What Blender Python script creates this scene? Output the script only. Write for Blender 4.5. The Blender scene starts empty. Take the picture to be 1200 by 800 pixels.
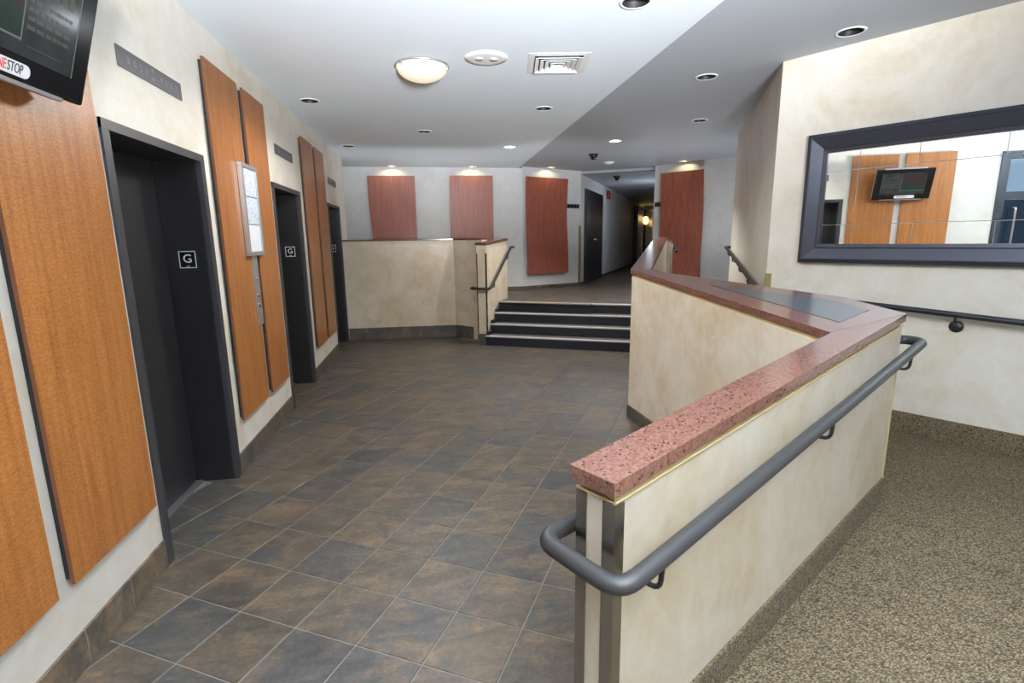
import bpy, bmesh, math, random
from mathutils import Vector, Matrix

random.seed(7)
scene = bpy.context.scene
C = scene.collection
PI = math.pi
rad = math.radians

# ------------------------------------------------------------------ camera
cam_data = bpy.data.cameras.new('camera')
cam_data.sensor_width = 36.0
cam_data.lens = 606.7 / 1200 * 36.0
cam_data.clip_start = 0.02
cam = bpy.data.objects.new('camera', cam_data)
C.objects.link(cam)
def cam_axes(yaw, pitch, roll):
    cy, sy, cp, sp = math.cos(yaw), math.sin(yaw), math.cos(pitch), math.sin(pitch)
    f = Vector((sy * cp, cy * cp, -sp)); r = Vector((cy, -sy, 0)); u = r.cross(f)
    cr, sr = math.cos(roll), math.sin(roll)
    return cr * r + sr * u, -sr * r + cr * u, f
_r, _u, _f = cam_axes(0.152798, 0.193976, -0.0134582)
CAM = Vector((0, 0, 1.6))
m = Matrix((_r, _u, -_f)).transposed().to_4x4()
m.translation = CAM
cam.matrix_world = m
scene.camera = cam

# ------------------------------------------------------------------ world, flash, exposure
world = bpy.data.worlds.new('world'); scene.world = world
world.use_nodes = True
bg = world.node_tree.nodes['Background']
bg.inputs[0].default_value = (0.55, 0.68, 0.85, 1)
bg.inputs[1].default_value = 0.9
vs = scene.view_settings
vs.view_transform = 'Standard'; vs.look = 'None'; vs.gamma = 1.0; vs.use_curve_mapping = False
vs.exposure = 0.0
try:
    scene.cycles.use_denoising = True
    scene.cycles.max_bounces = 8
    scene.cycles.diffuse_bounces = 5
    scene.cycles.sample_clamp_indirect = 6.0
    scene.cycles.caustics_reflective = False
    scene.cycles.caustics_refractive = False
except Exception:
    pass

def lamp(name, kind, loc, energy, color=(1, 1, 1), target=None, radius=0.1, size=None, blend=1.0):
    d = bpy.data.lights.new(name, kind)
    d.energy = energy; d.color = color
    if kind in ('POINT', 'SPOT'):
        d.shadow_soft_size = radius
    if kind == 'SPOT':
        d.spot_size = size; d.spot_blend = blend
    o = bpy.data.objects.new(name, d); C.objects.link(o)
    o.location = loc
    if target is not None:
        o.rotation_euler = (Vector(target) - Vector(loc)).to_track_quat('-Z', 'Y').to_euler()
    return o
FLASH = (0.95, 0.975, 1.0)
# the photographer's flash, held above the camera and bounced off the ceiling
lamp('camera_flash', 'SPOT', (1.4, -0.7, 1.4), 1650, FLASH, (1.5, -0.3, 2.97), 0.25, rad(100), 0.5)
# added fill spot behind the camera, turned up and forward along the white ceiling
lamp('rear_fill', 'SPOT', (0.6, -2.4, 1.55), 7700, FLASH, (0.745, 1.743, 4.346), 0.35, rad(76), 1.0)
# two small added fill spots, unseen on the upper floor, to lift its walls and ceiling
lamp('upper_floor_fill', 'SPOT', (0.2, 9.25, 0.75), 55, FLASH, (0.2, 8.0, 3.0), 0.2, rad(150), 0.8)
lamp('ramp_top_fill', 'SPOT', (4.35, 8.0, 0.7), 85, FLASH, (4.1, 8.2, 3.0), 0.2, rad(165), 0.8)

# ------------------------------------------------------------------ materials
MATS = {}
def new_mat(name):
    mt = bpy.data.materials.new(name); mt.use_nodes = True
    nt = mt.node_tree
    b = nt.nodes['Principled BSDF']
    MATS[name] = mt
    return mt, nt, b
def N(nt, kind, **kw):
    n = nt.nodes.new(kind)
    for k, v in kw.items():
        if k.startswith('i_'):
            key = k[2:]
            key = int(key) if key.isdigit() else key.replace('_', ' ')
            n.inputs[key].default_value = v
        else:
            setattr(n, k, v)
    return n
def col(c):
    return (c[0], c[1], c[2], 1)
def s2l(*c):
    out = []
    for v in c:
        v /= 255.0
        out.append(v / 12.92 if v <= 0.04045 else ((v + 0.055) / 1.055) ** 2.4)
    return tuple(out)
def plain(name, c, rough=0.5, metal=0.0, spec=0.5, emit=None, estr=0.0):
    mt, nt, b = new_mat(name)
    b.inputs['Base Color'].default_value = col(c)
    b.inputs['Roughness'].default_value = rough
    b.inputs['Metallic'].default_value = metal
    b.inputs['Specular IOR Level'].default_value = spec
    if emit:
        b.inputs['Emission Color'].default_value = col(emit)
        b.inputs['Emission Strength'].default_value = estr
    return mt
def ramp(nt, stops, interp='LINEAR'):
    r = nt.nodes.new('ShaderNodeValToRGB')
    r.color_ramp.interpolation = interp
    els = r.color_ramp.elements
    while len(els) < len(stops):
        els.new(0.5)
    for e, (p, c) in zip(els, stops):
        e.position = p; e.color = col(c)
    return r
def coords(nt, scale=(1, 1, 1), rot=(0, 0, 0), kind='Object'):
    tc = N(nt, 'ShaderNodeTexCoord')
    mp = N(nt, 'ShaderNodeMapping')
    mp.inputs['Scale'].default_value = scale
    mp.inputs['Rotation'].default_value = rot
    nt.links.new(tc.outputs[kind], mp.inputs['Vector'])
    return mp
def world_coords(nt, scale=(1, 1, 1), rot=(0, 0, 0)):
    g = N(nt, 'ShaderNodeNewGeometry')
    mp = N(nt, 'ShaderNodeMapping')
    mp.inputs['Scale'].default_value = scale
    mp.inputs['Rotation'].default_value = rot
    nt.links.new(g.outputs['Position'], mp.inputs['Vector'])
    return mp
def bump(nt, b, src, strength=0.2, dist=0.01):
    bp = N(nt, 'ShaderNodeBump')
    bp.inputs['Strength'].default_value = strength
    bp.inputs['Distance'].default_value = dist
    nt.links.new(src, bp.inputs['Height'])
    nt.links.new(bp.outputs['Normal'], b.inputs['Normal'])

def plaster(name, light, mid, dark, rough=0.42, spec=0.4):
    mt, nt, b = new_mat(name)
    mp = world_coords(nt, (1, 1, 1))
    n1 = N(nt, 'ShaderNodeTexNoise', i_Scale=1.7, i_Detail=6.0, i_Roughness=0.62, i_Distortion=0.6)
    nt.links.new(mp.outputs[0], n1.inputs['Vector'])
    r1 = ramp(nt, [(0.33, dark), (0.5, mid), (0.62, light)])
    nt.links.new(n1.outputs['Fac'], r1.inputs['Fac'])
    mp2 = world_coords(nt, (1, 1, 0.7))
    n2 = N(nt, 'ShaderNodeTexNoise', i_Scale=9.0, i_Detail=5.0, i_Roughness=0.6, i_Distortion=1.2)
    nt.links.new(mp2.outputs[0], n2.inputs['Vector'])
    mx = N(nt, 'ShaderNodeMixRGB', blend_type='OVERLAY'); mx.inputs[0].default_value = 0.3
    nt.links.new(r1.outputs['Color'], mx.inputs[1]); nt.links.new(n2.outputs['Fac'], mx.inputs[2])
    nt.links.new(mx.outputs[0], b.inputs['Base Color'])
    b.inputs['Roughness'].default_value = rough
    b.inputs['Specular IOR Level'].default_value = spec
    bump(nt, b, n2.outputs['Fac'], 0.06, 0.01)
    return mt
plaster('plaster', (0.80, 0.77, 0.70), (0.765, 0.725, 0.64), (0.69, 0.625, 0.51))
plaster('plaster_guard', (0.76, 0.69, 0.575), (0.70, 0.61, 0.475), (0.61, 0.50, 0.335), 0.34, 0.5)
plaster('white_paint', (0.66, 0.67, 0.68), (0.65, 0.66, 0.67), (0.63, 0.64, 0.65), 0.5, 0.3)
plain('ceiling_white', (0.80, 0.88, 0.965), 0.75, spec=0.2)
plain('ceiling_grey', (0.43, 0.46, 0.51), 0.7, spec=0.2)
plain('trim_white', (0.82, 0.84, 0.86), 0.45)

def wood(name, base, dark, light, figure=0.5, grain=1.0, rough=0.36):
    mt, nt, b = new_mat(name)
    mp = world_coords(nt, (14 * grain, 14 * grain, 0.9))
    n1 = N(nt, 'ShaderNodeTexNoise', i_Scale=2.2, i_Detail=7.0, i_Roughness=0.6, i_Distortion=0.3)
    nt.links.new(mp.outputs[0], n1.inputs['Vector'])
    r1 = ramp(nt, [(0.3, dark), (0.5, base), (0.72, light)])
    nt.links.new(n1.outputs['Fac'], r1.inputs['Fac'])
    # cross figure of the veneer: short wavy ripples across the grain
    mp2 = world_coords(nt, (1, 1, 1))
    n2 = N(nt, 'ShaderNodeTexWave', bands_direction='Z')
    n2.inputs['Scale'].default_value = 17.0; n2.inputs['Distortion'].default_value = 11.0
    n2.inputs['Detail'].default_value = 2.5; n2.inputs['Detail Scale'].default_value = 3.2; n2.inputs['Detail Roughness'].default_value = 0.55
    nt.links.new(mp2.outputs[0], n2.inputs['Vector'])
    r2 = ramp(nt, [(0.1, (0.33, 0.33, 0.33)), (0.9, (0.62, 0.62, 0.62))])
    nt.links.new(n2.outputs['Fac'], r2.inputs['Fac'])
    mx = N(nt, 'ShaderNodeMixRGB', blend_type='OVERLAY'); mx.inputs[0].default_value = figure
    nt.links.new(r1.outputs['Color'], mx.inputs[1]); nt.links.new(r2.outputs['Color'], mx.inputs[2])
    nt.links.new(mx.outputs[0], b.inputs['Base Color'])
    b.inputs['Roughness'].default_value = rough
    b.inputs['Specular IOR Level'].default_value = 0.4
    return mt
wood('wood_orange', (0.36, 0.135, 0.034), (0.275, 0.096, 0.023), (0.43, 0.168, 0.046), 0.5)
wood('wood_mahogany', (0.32, 0.096, 0.062), (0.24, 0.07, 0.046), (0.39, 0.125, 0.082), 0.18)
plain('wood_edge', (0.13, 0.042, 0.014), 0.5)
plain('black', (0.006, 0.006, 0.007), 0.6)
plain('lift_frame', (0.045, 0.044, 0.05), 0.42, 0.25)
plain('lift_door', (0.036, 0.034, 0.036), 0.34, 0.35)
plain('lift_jamb', (0.013, 0.012, 0.013), 0.38, 0.1)
plain('rail_metal', (0.036, 0.035, 0.036), 0.48, 0.2)
plain('rail_black', (0.02, 0.021, 0.025), 0.4, 0.3)
plain('steel', (0.42, 0.40, 0.37), 0.22, 1.0)
plain('alu', (0.62, 0.63, 0.65), 0.35, 0.9)
plain('chrome', (0.8, 0.8, 0.82), 0.1, 1.0)
plain('brass', (0.52, 0.40, 0.16), 0.35, 0.75)
plain('brass_dull', (0.33, 0.27, 0.11), 0.5, 0.4)
plain('gold_paint', (0.62, 0.49, 0.24), 0.45, 0.2)
plain('plaque_grey', (0.125, 0.125, 0.135), 0.5, 0.3)
plain('plaque_print', (0.24, 0.25, 0.27), 0.5)
plain('sign_black', (0.006, 0.007, 0.011), 0.25)
plain('sign_white', (0.85, 0.86, 0.88), 0.4)
plain('dark_door', (0.009, 0.011, 0.018), 0.3, 0.0)
plain('mirror_glass', (0.93, 0.94, 0.93), 0.004, 1.0)
plain('mirror_back', (0.75, 0.78, 0.78), 0.5)
plain('mirror_frame', (0.052, 0.055, 0.075), 0.30, 0.35, 0.6)
plain('tv_black', (0.007, 0.008, 0.009), 0.16, 0.0, 0.5)
plain('tv_silver', (0.5, 0.5, 0.53), 0.35, 0.6)
plain('paper', (0.72, 0.76, 0.82), 0.6)
plain('red_print', (0.62, 0.05, 0.05), 0.5)
plain('black_print', (0.03, 0.03, 0.035), 0.5)
plain('inlay', (0.072, 0.082, 0.095), 0.22, 0.1, 0.5)
plain('grout', (0.235, 0.21, 0.18), 0.85)
plain('step_black', (0.012, 0.014, 0.022), 0.4)
plain('nosing', (0.52, 0.52, 0.51), 0.45)
plain('step_tread', (0.10, 0.09, 0.083), 0.5)
plain('dark_can', (0.018, 0.018, 0.02), 0.5)
plain('red_bell', (0.35, 0.02, 0.03), 0.4)
plain('lamp_glass', (0.5, 0.47, 0.42), 0.25, emit=(1.0, 0.85, 0.62), estr=0.62)
plain('sconce_glass', (0.9, 0.8, 0.5), 0.3, emit=(1.0, 0.66, 0.22), estr=3.5)
plain('can_lamp', (0.9, 0.85, 0.7), 0.3, emit=(1.0, 0.82, 0.5), estr=2.0)
plain('door_frame_dark', (0.03, 0.034, 0.042), 0.35, 0.4)
plain('vestibule', (0.035, 0.07, 0.13), 0.3)
plain('slot_grey', (0.5, 0.53, 0.56), 0.5)
plain('pavement', (0.30, 0.31, 0.32), 0.8)

# slate tile: every tile takes its own tint and its own stretch of the stone figure
def slate(name, gain=1.0):
    mt, nt, b = new_mat(name)
    oi = N(nt, 'ShaderNodeObjectInfo')
    mul = N(nt, 'ShaderNodeMath', operation='MULTIPLY'); mul.inputs[1].default_value = 61.7
    nt.links.new(oi.outputs['Random'], mul.inputs[0])
    geo = N(nt, 'ShaderNodeNewGeometry')
    add = N(nt, 'ShaderNodeVectorMath', operation='ADD')
    nt.links.new(geo.outputs['Position'], add.inputs[0]); nt.links.new(mul.outputs[0], add.inputs[1])
    mp = N(nt, 'ShaderNodeMapping')
    mp.inputs['Rotation'].default_value = (0, 0, rad(-35)); mp.inputs['Scale'].default_value = (4.0, 11.0, 6.0)
    nt.links.new(add.outputs[0], mp.inputs['Vector'])
    n1 = N(nt, 'ShaderNodeTexNoise', i_Scale=1.0, i_Detail=7.0, i_Roughness=0.66, i_Distortion=0.8)
    nt.links.new(mp.outputs[0], n1.inputs['Vector'])
    g = lambda *c: tuple(v * gain for v in c)
    tint = ramp(nt, [(0.0, g(0.15, 0.13, 0.108)), (0.22, g(0.108, 0.11, 0.113)), (0.42, g(0.20, 0.15, 0.108)),
                     (0.62, g(0.145, 0.128, 0.1)), (0.8, g(0.23, 0.162, 0.108)), (1.0, g(0.115, 0.112, 0.108))])
    nb = N(nt, 'ShaderNodeTexNoise', i_Scale=5.5, i_Detail=4.0, i_Roughness=0.6, i_Distortion=0.7)
    nt.links.new(add.outputs[0], nb.inputs['Vector'])
    ma = N(nt, 'ShaderNodeMath', operation='MULTIPLY_ADD'); ma.inputs[1].default_value = 1.5; ma.inputs[2].default_value = -0.75
    nt.links.new(nb.outputs['Fac'], ma.inputs[0])
    mb_ = N(nt, 'ShaderNodeMath', operation='MULTIPLY_ADD', use_clamp=True); mb_.inputs[1].default_value = 0.85
    nt.links.new(oi.outputs['Random'], mb_.inputs[0]); nt.links.new(ma.outputs[0], mb_.inputs[2])
    nt.links.new(mb_.outputs[0], tint.inputs['Fac'])
    vein = ramp(nt, [(0.28, (0.42, 0.45, 0.49)), (0.5, (0.95, 0.95, 0.95)), (0.72, (1.7, 1.55, 1.3))])
    nt.links.new(n1.outputs['Fac'], vein.inputs['Fac'])
    mx = N(nt, 'ShaderNodeMixRGB', blend_type='MULTIPLY'); mx.inputs[0].default_value = 1.0
    nt.links.new(tint.outputs['Color'], mx.inputs[1]); nt.links.new(vein.outputs['Color'], mx.inputs[2])
    nf = N(nt, 'ShaderNodeTexNoise', i_Scale=55.0, i_Detail=3.0, i_Roughness=0.7)
    nt.links.new(add.outputs[0], nf.inputs['Vector'])
    mf = N(nt, 'ShaderNodeMixRGB', blend_type='OVERLAY'); mf.inputs[0].default_value = 0.6
    nt.links.new(mx.outputs[0], mf.inputs[1]); nt.links.new(nf.outputs['Fac'], mf.inputs[2])
    nt.links.new(mf.outputs[0], b.inputs['Base Color'])
    rr = N(nt, 'ShaderNodeMapRange'); rr.inputs['To Min'].default_value = 0.34; rr.inputs['To Max'].default_value = 0.6
    nt.links.new(n1.outputs['Fac'], rr.inputs['Value']); nt.links.new(rr.outputs[0], b.inputs['Roughness'])
    b.inputs['Specular IOR Level'].default_value = 0.5
    bump(nt, b, n1.outputs['Fac'], 0.16, 0.006)
    return mt
slate("slate", 0.5)
slate('slate_base', 0.62)

def granite(name):
    mt, nt, b = new_mat(name)
    mp = world_coords(nt)
    n0 = N(nt, 'ShaderNodeTexNoise', i_Scale=95.0, i_Detail=4.0, i_Roughness=0.7)
    nt.links.new(mp.outputs[0], n0.inputs['Vector'])
    r0 = ramp(nt, [(0.32, (0.108, 0.042, 0.029)), (0.5, (0.165, 0.075, 0.054)), (0.66, (0.23, 0.118, 0.09))])
    nt.links.new(n0.outputs['Fac'], r0.inputs['Fac'])
    v = N(nt, 'ShaderNodeTexVoronoi', i_Scale=75.0)
    nt.links.new(mp.outputs[0], v.inputs['Vector'])
    rv = ramp(nt, [(0.0, (0.06, 0.06, 0.07)), (0.22, (0.16, 0.15, 0.16)), (0.34, (1, 1, 1))])
    nt.links.new(v.outputs['Distance'], rv.inputs['Fac'])
    n3 = N(nt, 'ShaderNodeTexNoise', i_Scale=30.0, i_Detail=2.0)
    nt.links.new(mp.outputs[0], n3.inputs['Vector'])
    r3 = ramp(nt, [(0.46, (0, 0, 0)), (0.54, (1, 1, 1))])
    nt.links.new(n3.outputs['Fac'], r3.inputs['Fac'])
    mx = N(nt, 'ShaderNodeMixRGB', blend_type='MULTIPLY')
    nt.links.new(r3.outputs['Color'], mx.inputs[0])
    nt.links.new(r0.outputs['Color'], mx.inputs[1]); nt.links.new(rv.outputs['Color'], mx.inputs[2])
    nt.links.new(mx.outputs[0], b.inputs['Base Color'])
    b.inputs['Roughness'].default_value = 0.16
    b.inputs['Specular IOR Level'].default_value = 0.55
    return mt
granite('granite')

def carpet(name, base, dark, light, rot):
    mt, nt, b = new_mat(name)
    mp = world_coords(nt, (1, 1.7, 1), (0, 0, rot))
    vo_ = N(nt, 'ShaderNodeTexVoronoi', i_Scale=105.0, i_Randomness=0.9)
    nt.links.new(mp.outputs[0], vo_.inputs['Vector'])
    r = ramp(nt, [(0.12, light), (0.42, base), (0.72, dark)])
    nt.links.new(vo_.outputs['Distance'], r.inputs['Fac'])
    sep = N(nt, 'ShaderNodeSeparateColor')
    nt.links.new(vo_.outputs['Color'], sep.inputs[0])
    mx = N(nt, 'ShaderNodeMixRGB', blend_type='OVERLAY'); mx.inputs[0].default_value = 0.45
    nt.links.new(r.outputs['Color'], mx.inputs[1]); nt.links.new(sep.outputs[0], mx.inputs[2])
    n2 = N(nt, 'ShaderNodeTexNoise', i_Scale=2.2, i_Detail=4.0)
    nt.links.new(mp.outputs[0], n2.inputs['Vector'])
    mx2 = N(nt, 'ShaderNodeMixRGB', blend_type='OVERLAY'); mx2.inputs[0].default_value = 0.15
    nt.links.new(mx.outputs[0], mx2.inputs[1]); nt.links.new(n2.outputs['Fac'], mx2.inputs[2])
    nt.links.new(mx2.outputs[0], b.inputs['Base Color'])
    b.inputs['Roughness'].default_value = 0.95
    b.inputs['Specular IOR Level'].default_value = 0.1
    bump(nt, b, vo_.outputs['Distance'], -0.6, 0.004)
    return mt
carpet('carpet', (0.135, 0.106, 0.066), (0.06, 0.046, 0.029), (0.185, 0.148, 0.097), rad(-31))
def carpet_skirt():
    mt, nt, b = new_mat('carpet_base')
    mp = world_coords(nt, (1, 1, 1))
    w1 = N(nt, 'ShaderNodeTexVoronoi', i_Scale=120.0)
    nt.links.new(mp.outputs[0], w1.inputs['Vector'])
    r = ramp(nt, [(0.1, (0.20, 0.15, 0.085)), (0.45, (0.115, 0.085, 0.048)), (0.8, (0.035, 0.027, 0.018))])
    nt.links.new(w1.outputs['Distance'], r.inputs['Fac'])
    n1 = N(nt, 'ShaderNodeTexNoise', i_Scale=60.0, i_Detail=2.0)
    nt.links.new(mp.outputs[0], n1.inputs['Vector'])
    mx = N(nt, 'ShaderNodeMixRGB', blend_type='OVERLAY'); mx.inputs[0].default_value = 0.6
    nt.links.new(r.outputs['Color'], mx.inputs[1]); nt.links.new(n1.outputs['Fac'], mx.inputs[2])
    nt.links.new(mx.outputs[0], b.inputs['Base Color'])
    b.inputs['Roughness'].default_value = 0.95
    bump(nt, b, w1.outputs['Distance'], 0.5, 0.004)
carpet_skirt()

def glass(name):
    mt = bpy.data.materials.new(name); mt.use_nodes = True
    nt = mt.node_tree; nt.nodes.clear()
    out = N(nt, 'ShaderNodeOutputMaterial'); mix = N(nt, 'ShaderNodeMixShader')
    t = N(nt, 'ShaderNodeBsdfTransparent'); t.inputs[0].default_value = (0.8, 0.88, 0.92, 1)
    g = N(nt, 'ShaderNodeBsdfGlossy'); g.inputs['Roughness'].default_value = 0.02
    fr = N(nt, 'ShaderNodeFresnel'); fr.inputs[0].default_value = 1.5
    nt.links.new(fr.outputs[0], mix.inputs[0]); nt.links.new(t.outputs[0], mix.inputs[1]); nt.links.new(g.outputs[0], mix.inputs[2])
    nt.links.new(mix.outputs[0], out.inputs[0])
    MATS[name] = mt
glass('glass')

# screen picture: a dim photo panel with a green lower half beside a dark text panel
def screen_mat():
    mt, nt, b = new_mat('screen')
    mp = coords(nt, (1, 1, 1))
    n1 = N(nt, 'ShaderNodeTexNoise', i_Scale=9.0, i_Detail=3.0)
    nt.links.new(mp.outputs[0], n1.inputs['Vector'])
    r = ramp(nt, [(0.3, (0.012, 0.016, 0.016)), (0.55, (0.028, 0.034, 0.034)), (0.8, (0.05, 0.052, 0.045))])
    nt.links.new(n1.outputs['Fac'], r.inputs['Fac'])
    b.inputs['Base Color'].default_value = (0.01, 0.01, 0.011, 1)
    nt.links.new(r.outputs['Color'], b.inputs['Emission Color'])
    b.inputs['Emission Strength'].default_value = 1.0
    b.inputs['Roughness'].default_value = 0.12
screen_mat()
plain('screen_green', (0.01, 0.01, 0.01), 0.12, emit=(0.012, 0.034, 0.027), estr=1.0)
plain('screen_red', (0.01, 0.01, 0.01), 0.12, emit=(0.035, 0.019, 0.019), estr=1.0)
plain('screen_line', (0.02, 0.02, 0.02), 0.2, emit=(0.12, 0.15, 0.15), estr=1.0)
plain('screen_text', (0.02, 0.02, 0.02), 0.2, emit=(0.05, 0.055, 0.05), estr=1.0)
plain('screen_olive', (0.02, 0.02, 0.02), 0.2, emit=(0.04, 0.045, 0.022), estr=1.0)

# ------------------------------------------------------------------ mesh helpers
def world_off(o):
    v = Vector((0, 0, 0))
    while o is not None:
        v += o.location; o = o.parent
    return v
def link(name, me, parent=None, mat=None):
    o = bpy.data.objects.new(name, me); C.objects.link(o)
    if parent is not None:
        o.parent = parent
    if mat is not None and me is not None:
        me.materials.clear(); me.materials.append(MATS[mat])
    return o
class MB:
    """collects shapes in world coordinates; build() links them as one mesh object"""
    def __init__(self):
        self.v = []; self.f = []; self.sm = []
    def add(self, vs, fs, smooth=False):
        k = len(self.v)
        self.v += [Vector(p) for p in vs]
        self.f += [tuple(i + k for i in f) for f in fs]
        self.sm += [smooth] * len(fs)
        return self
    def box(self, x0, x1, y0, y1, z0, z1):
        return self.prism([(x0, y0), (x1, y0), (x1, y1), (x0, y1)], z0, z1)
    def prism(self, poly, zb, zt):
        n = len(poly)
        zb = [zb] * n if not isinstance(zb, (list, tuple)) else zb
        zt = [zt] * n if not isinstance(zt, (list, tuple)) else zt
        vs = [(p[0], p[1], z) for p, z in zip(poly, zb)] + [(p[0], p[1], z) for p, z in zip(poly, zt)]
        fs = [tuple(range(n - 1, -1, -1)), tuple(range(n, 2 * n))]
        fs += [(i, (i + 1) % n, n + (i + 1) % n, n + i) for i in range(n)]
        return self.add(vs, fs)
    def frame_box(self, o, ax, ay, az, a0, a1, b0, b1, c0, c1):
        """box in a local frame o + a*ax + b*ay + c*az"""
        o, ax, ay, az = Vector(o), Vector(ax), Vector(ay), Vector(az)
        vs = [o + ax * a + ay * b + az * c for c in (c0, c1) for b in (b0, b1) for a in (a0, a1)]
        fs = [(0, 2, 3, 1), (4, 5, 7, 6), (0, 1, 5, 4), (2, 6, 7, 3), (0, 4, 6, 2), (1, 3, 7, 5)]
        return self.add(vs, fs)
    def tube(self, pts, r, seg=14, fillet=0.0, fn=5, cap=True):
        pts = [Vector(p) for p in pts]
        if fillet > 0:
            out = [pts[0]]
            for i in range(1, len(pts) - 1):
                a, p, c = pts[i - 1], pts[i], pts[i + 1]
                d1 = (a - p); d2 = (c - p)
                q = min(fillet, d1.length * 0.49, d2.length * 0.49)
                s, e = p + d1.normalized() * q, p + d2.normalized() * q
                for k in range(fn + 1):
                    t = k / fn
                    out.append((1 - t) ** 2 * s + 2 * t * (1 - t) * p + t * t * e)
            out.append(pts[-1]); pts = out
        rings = []
        up = None
        for i, p in enumerate(pts):
            if i == 0: t = pts[1] - p
            elif i == len(pts) - 1: t = p - pts[i - 1]
            else: t = (pts[i + 1] - p).normalized() + (p - pts[i - 1]).normalized()
            t.normalize()
            if up is None:
                up = Vector((0, 0, 1)) if abs(t.z) < 0.9 else Vector((1, 0, 0))
            up = (up - t * up.dot(t)).normalized()
            sd = t.cross(up)
            rings.append([p + (up * math.cos(2 * PI * k / seg) + sd * math.sin(2 * PI * k / seg)) * r for k in range(seg)])
        vs = [v for rg in rings for v in rg]
        fs = []
        for i in range(len(rings) - 1):
            for k in range(seg):
                k2 = (k + 1) % seg
                fs.append((i * seg + k, i * seg + k2, (i + 1) * seg + k2, (i + 1) * seg + k))
        self.add(vs, fs, True)
        if cap:
            self.add(rings[0], [tuple(range(seg))]); self.add(rings[-1], [tuple(range(seg - 1, -1, -1))])
        return self
    def lathe(self, o, axis, prof, seg=28, smooth=True):
        """prof: list of (radius, height along axis)"""
        o = Vector(o); az = Vector(axis).normalized()
        ax = az.orthogonal().normalized(); ay = az.cross(ax)
        vs = []; fs = []
        for r, h in prof:
            for k in range(seg):
                a = 2 * PI * k / seg
                vs.append(o + az * h + (ax * math.cos(a) + ay * math.sin(a)) * max(r, 1e-5))
        for i in range(len(prof) - 1):
            for k in range(seg):
                k2 = (k + 1) % seg
                fs.append((i * seg + k, i * seg + k2, (i + 1) * seg + k2, (i + 1) * seg + k))
        return self.add(vs, fs, smooth)
    def build(self, name, mat, parent=None, bevel=0.0, fixn=True, seg=2):
        off = world_off(parent)
        if parent is None:
            xs = [v.x for v in self.v]; ys = [v.y for v in self.v]; zs = [v.z for v in self.v]
            loc = Vector(((min(xs) + max(xs)) / 2, (min(ys) + max(ys)) / 2, min(zs)))
        else:
            loc = Vector((0, 0, 0))
        me = bpy.data.meshes.new(name)
        me.from_pydata([tuple(v - off - loc) for v in self.v], [], self.f)
        me.polygons.foreach_set('use_smooth', self.sm)
        bm = bmesh.new(); bm.from_mesh(me)
        if fixn:
            bmesh.ops.recalc_face_normals(bm, faces=bm.faces)
        if bevel > 0:
            es = [e for e in bm.edges if len(e.link_faces) == 2 and e.calc_face_angle(0) > 0.5]
            bmesh.ops.bevel(bm, geom=es, offset=bevel, segments=seg, affect='EDGES', profile=0.6)
        bm.to_mesh(me); bm.free()
        o = link(name, me, parent, mat)
        if parent is None:
            o.location = loc
        return o
def tag(o, label, cat, group=None):
    o['label'] = label; o['category'] = cat
    if group: o['group'] = group
    return o
def struct(o):
    o['kind'] = 'structure'; return o
def thing(name, label, cat, loc, group=None):
    o = bpy.data.objects.new(name, None); C.objects.link(o)
    o.empty_display_size = 0.1
    o.location = loc
    return tag(o, label, cat, group)
def text_mesh(name, s, size, origin, xd, yd, mat, parent, extrude=0.0005, align='CENTER', sx=1.0):
    cu = bpy.data.curves.new(name, 'FONT'); cu.body = s; cu.size = size
    cu.align_x = align; cu.align_y = 'CENTER'; cu.extrude = extrude; cu.resolution_u = 3
    t = bpy.data.objects.new(name, cu); C.objects.link(t)
    dg = bpy.context.evaluated_depsgraph_get()
    me = bpy.data.meshes.new_from_object(t.evaluated_get(dg))
    bpy.data.objects.remove(t); bpy.data.curves.remove(cu)
    xd, yd = Vector(xd).normalized(), Vector(yd).normalized(); zd = xd.cross(yd)
    off = world_off(parent)
    M = Matrix((xd * sx, yd, zd)).transposed().to_4x4(); M.translation = Vector(origin) - off
    me.transform(M)
    return link(name, me, parent, mat)
def holed_plate(name, poly, holes, z, mat):
    """flat plate with round holes, thickness upwards"""
    cu = bpy.data.curves.new(name, 'CURVE'); cu.dimensions = '2D'; cu.fill_mode = 'BOTH'
    def spl(pts):
        sp = cu.splines.new('POLY'); sp.points.add(len(pts) - 1); sp.use_cyclic_u = True
        for p, q in zip(sp.points, pts): p.co = (q[0], q[1], 0, 1)
    spl(poly)
    for (x, y, r) in holes:
        spl([(x + r * math.cos(2 * PI * k / 24), y + r * math.sin(2 * PI * k / 24)) for k in range(24)])
    cu.extrude = 0.02
    t = bpy.data.objects.new(name, cu); C.objects.link(t)
    dg = bpy.context.evaluated_depsgraph_get()
    me = bpy.data.meshes.new_from_object(t.evaluated_get(dg))
    bpy.data.objects.remove(t); bpy.data.curves.remove(cu)
    o = link(name, me, None, mat); o.location = (0, 0, z + 0.02)
    return struct(o)
def in_poly(x, y, poly):
    c = False; n = len(poly)
    for i in range(n):
        x1, y1 = poly[i]; x2, y2 = poly[(i + 1) % n]
        if (y1 > y) != (y2 > y) and x < (x2 - x1) * (y - y1) / (y2 - y1) + x1:
            c = not c
    return c
def V2(a): return Vector((a[0], a[1]))
def wall_line(mb, a, b, th, z0, z1):
    """vertical wall from a to b, thickness th to the left of a->b"""
    a, b = V2(a), V2(b); d = (b - a).normalized(); n = Vector((-d.y, d.x)) * th
    return mb.prism([a, b, b + n, a + n], z0, z1)

# ------------------------------------------------------------------ layout constants
WX = -1.387            # face of the lift wall
ZL, ZR = 2.97, 3.00    # white ceiling, grey ceiling
EDGE = 1.78            # line where the two ceilings meet
UP = 0.60              # upper floor level
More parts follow.
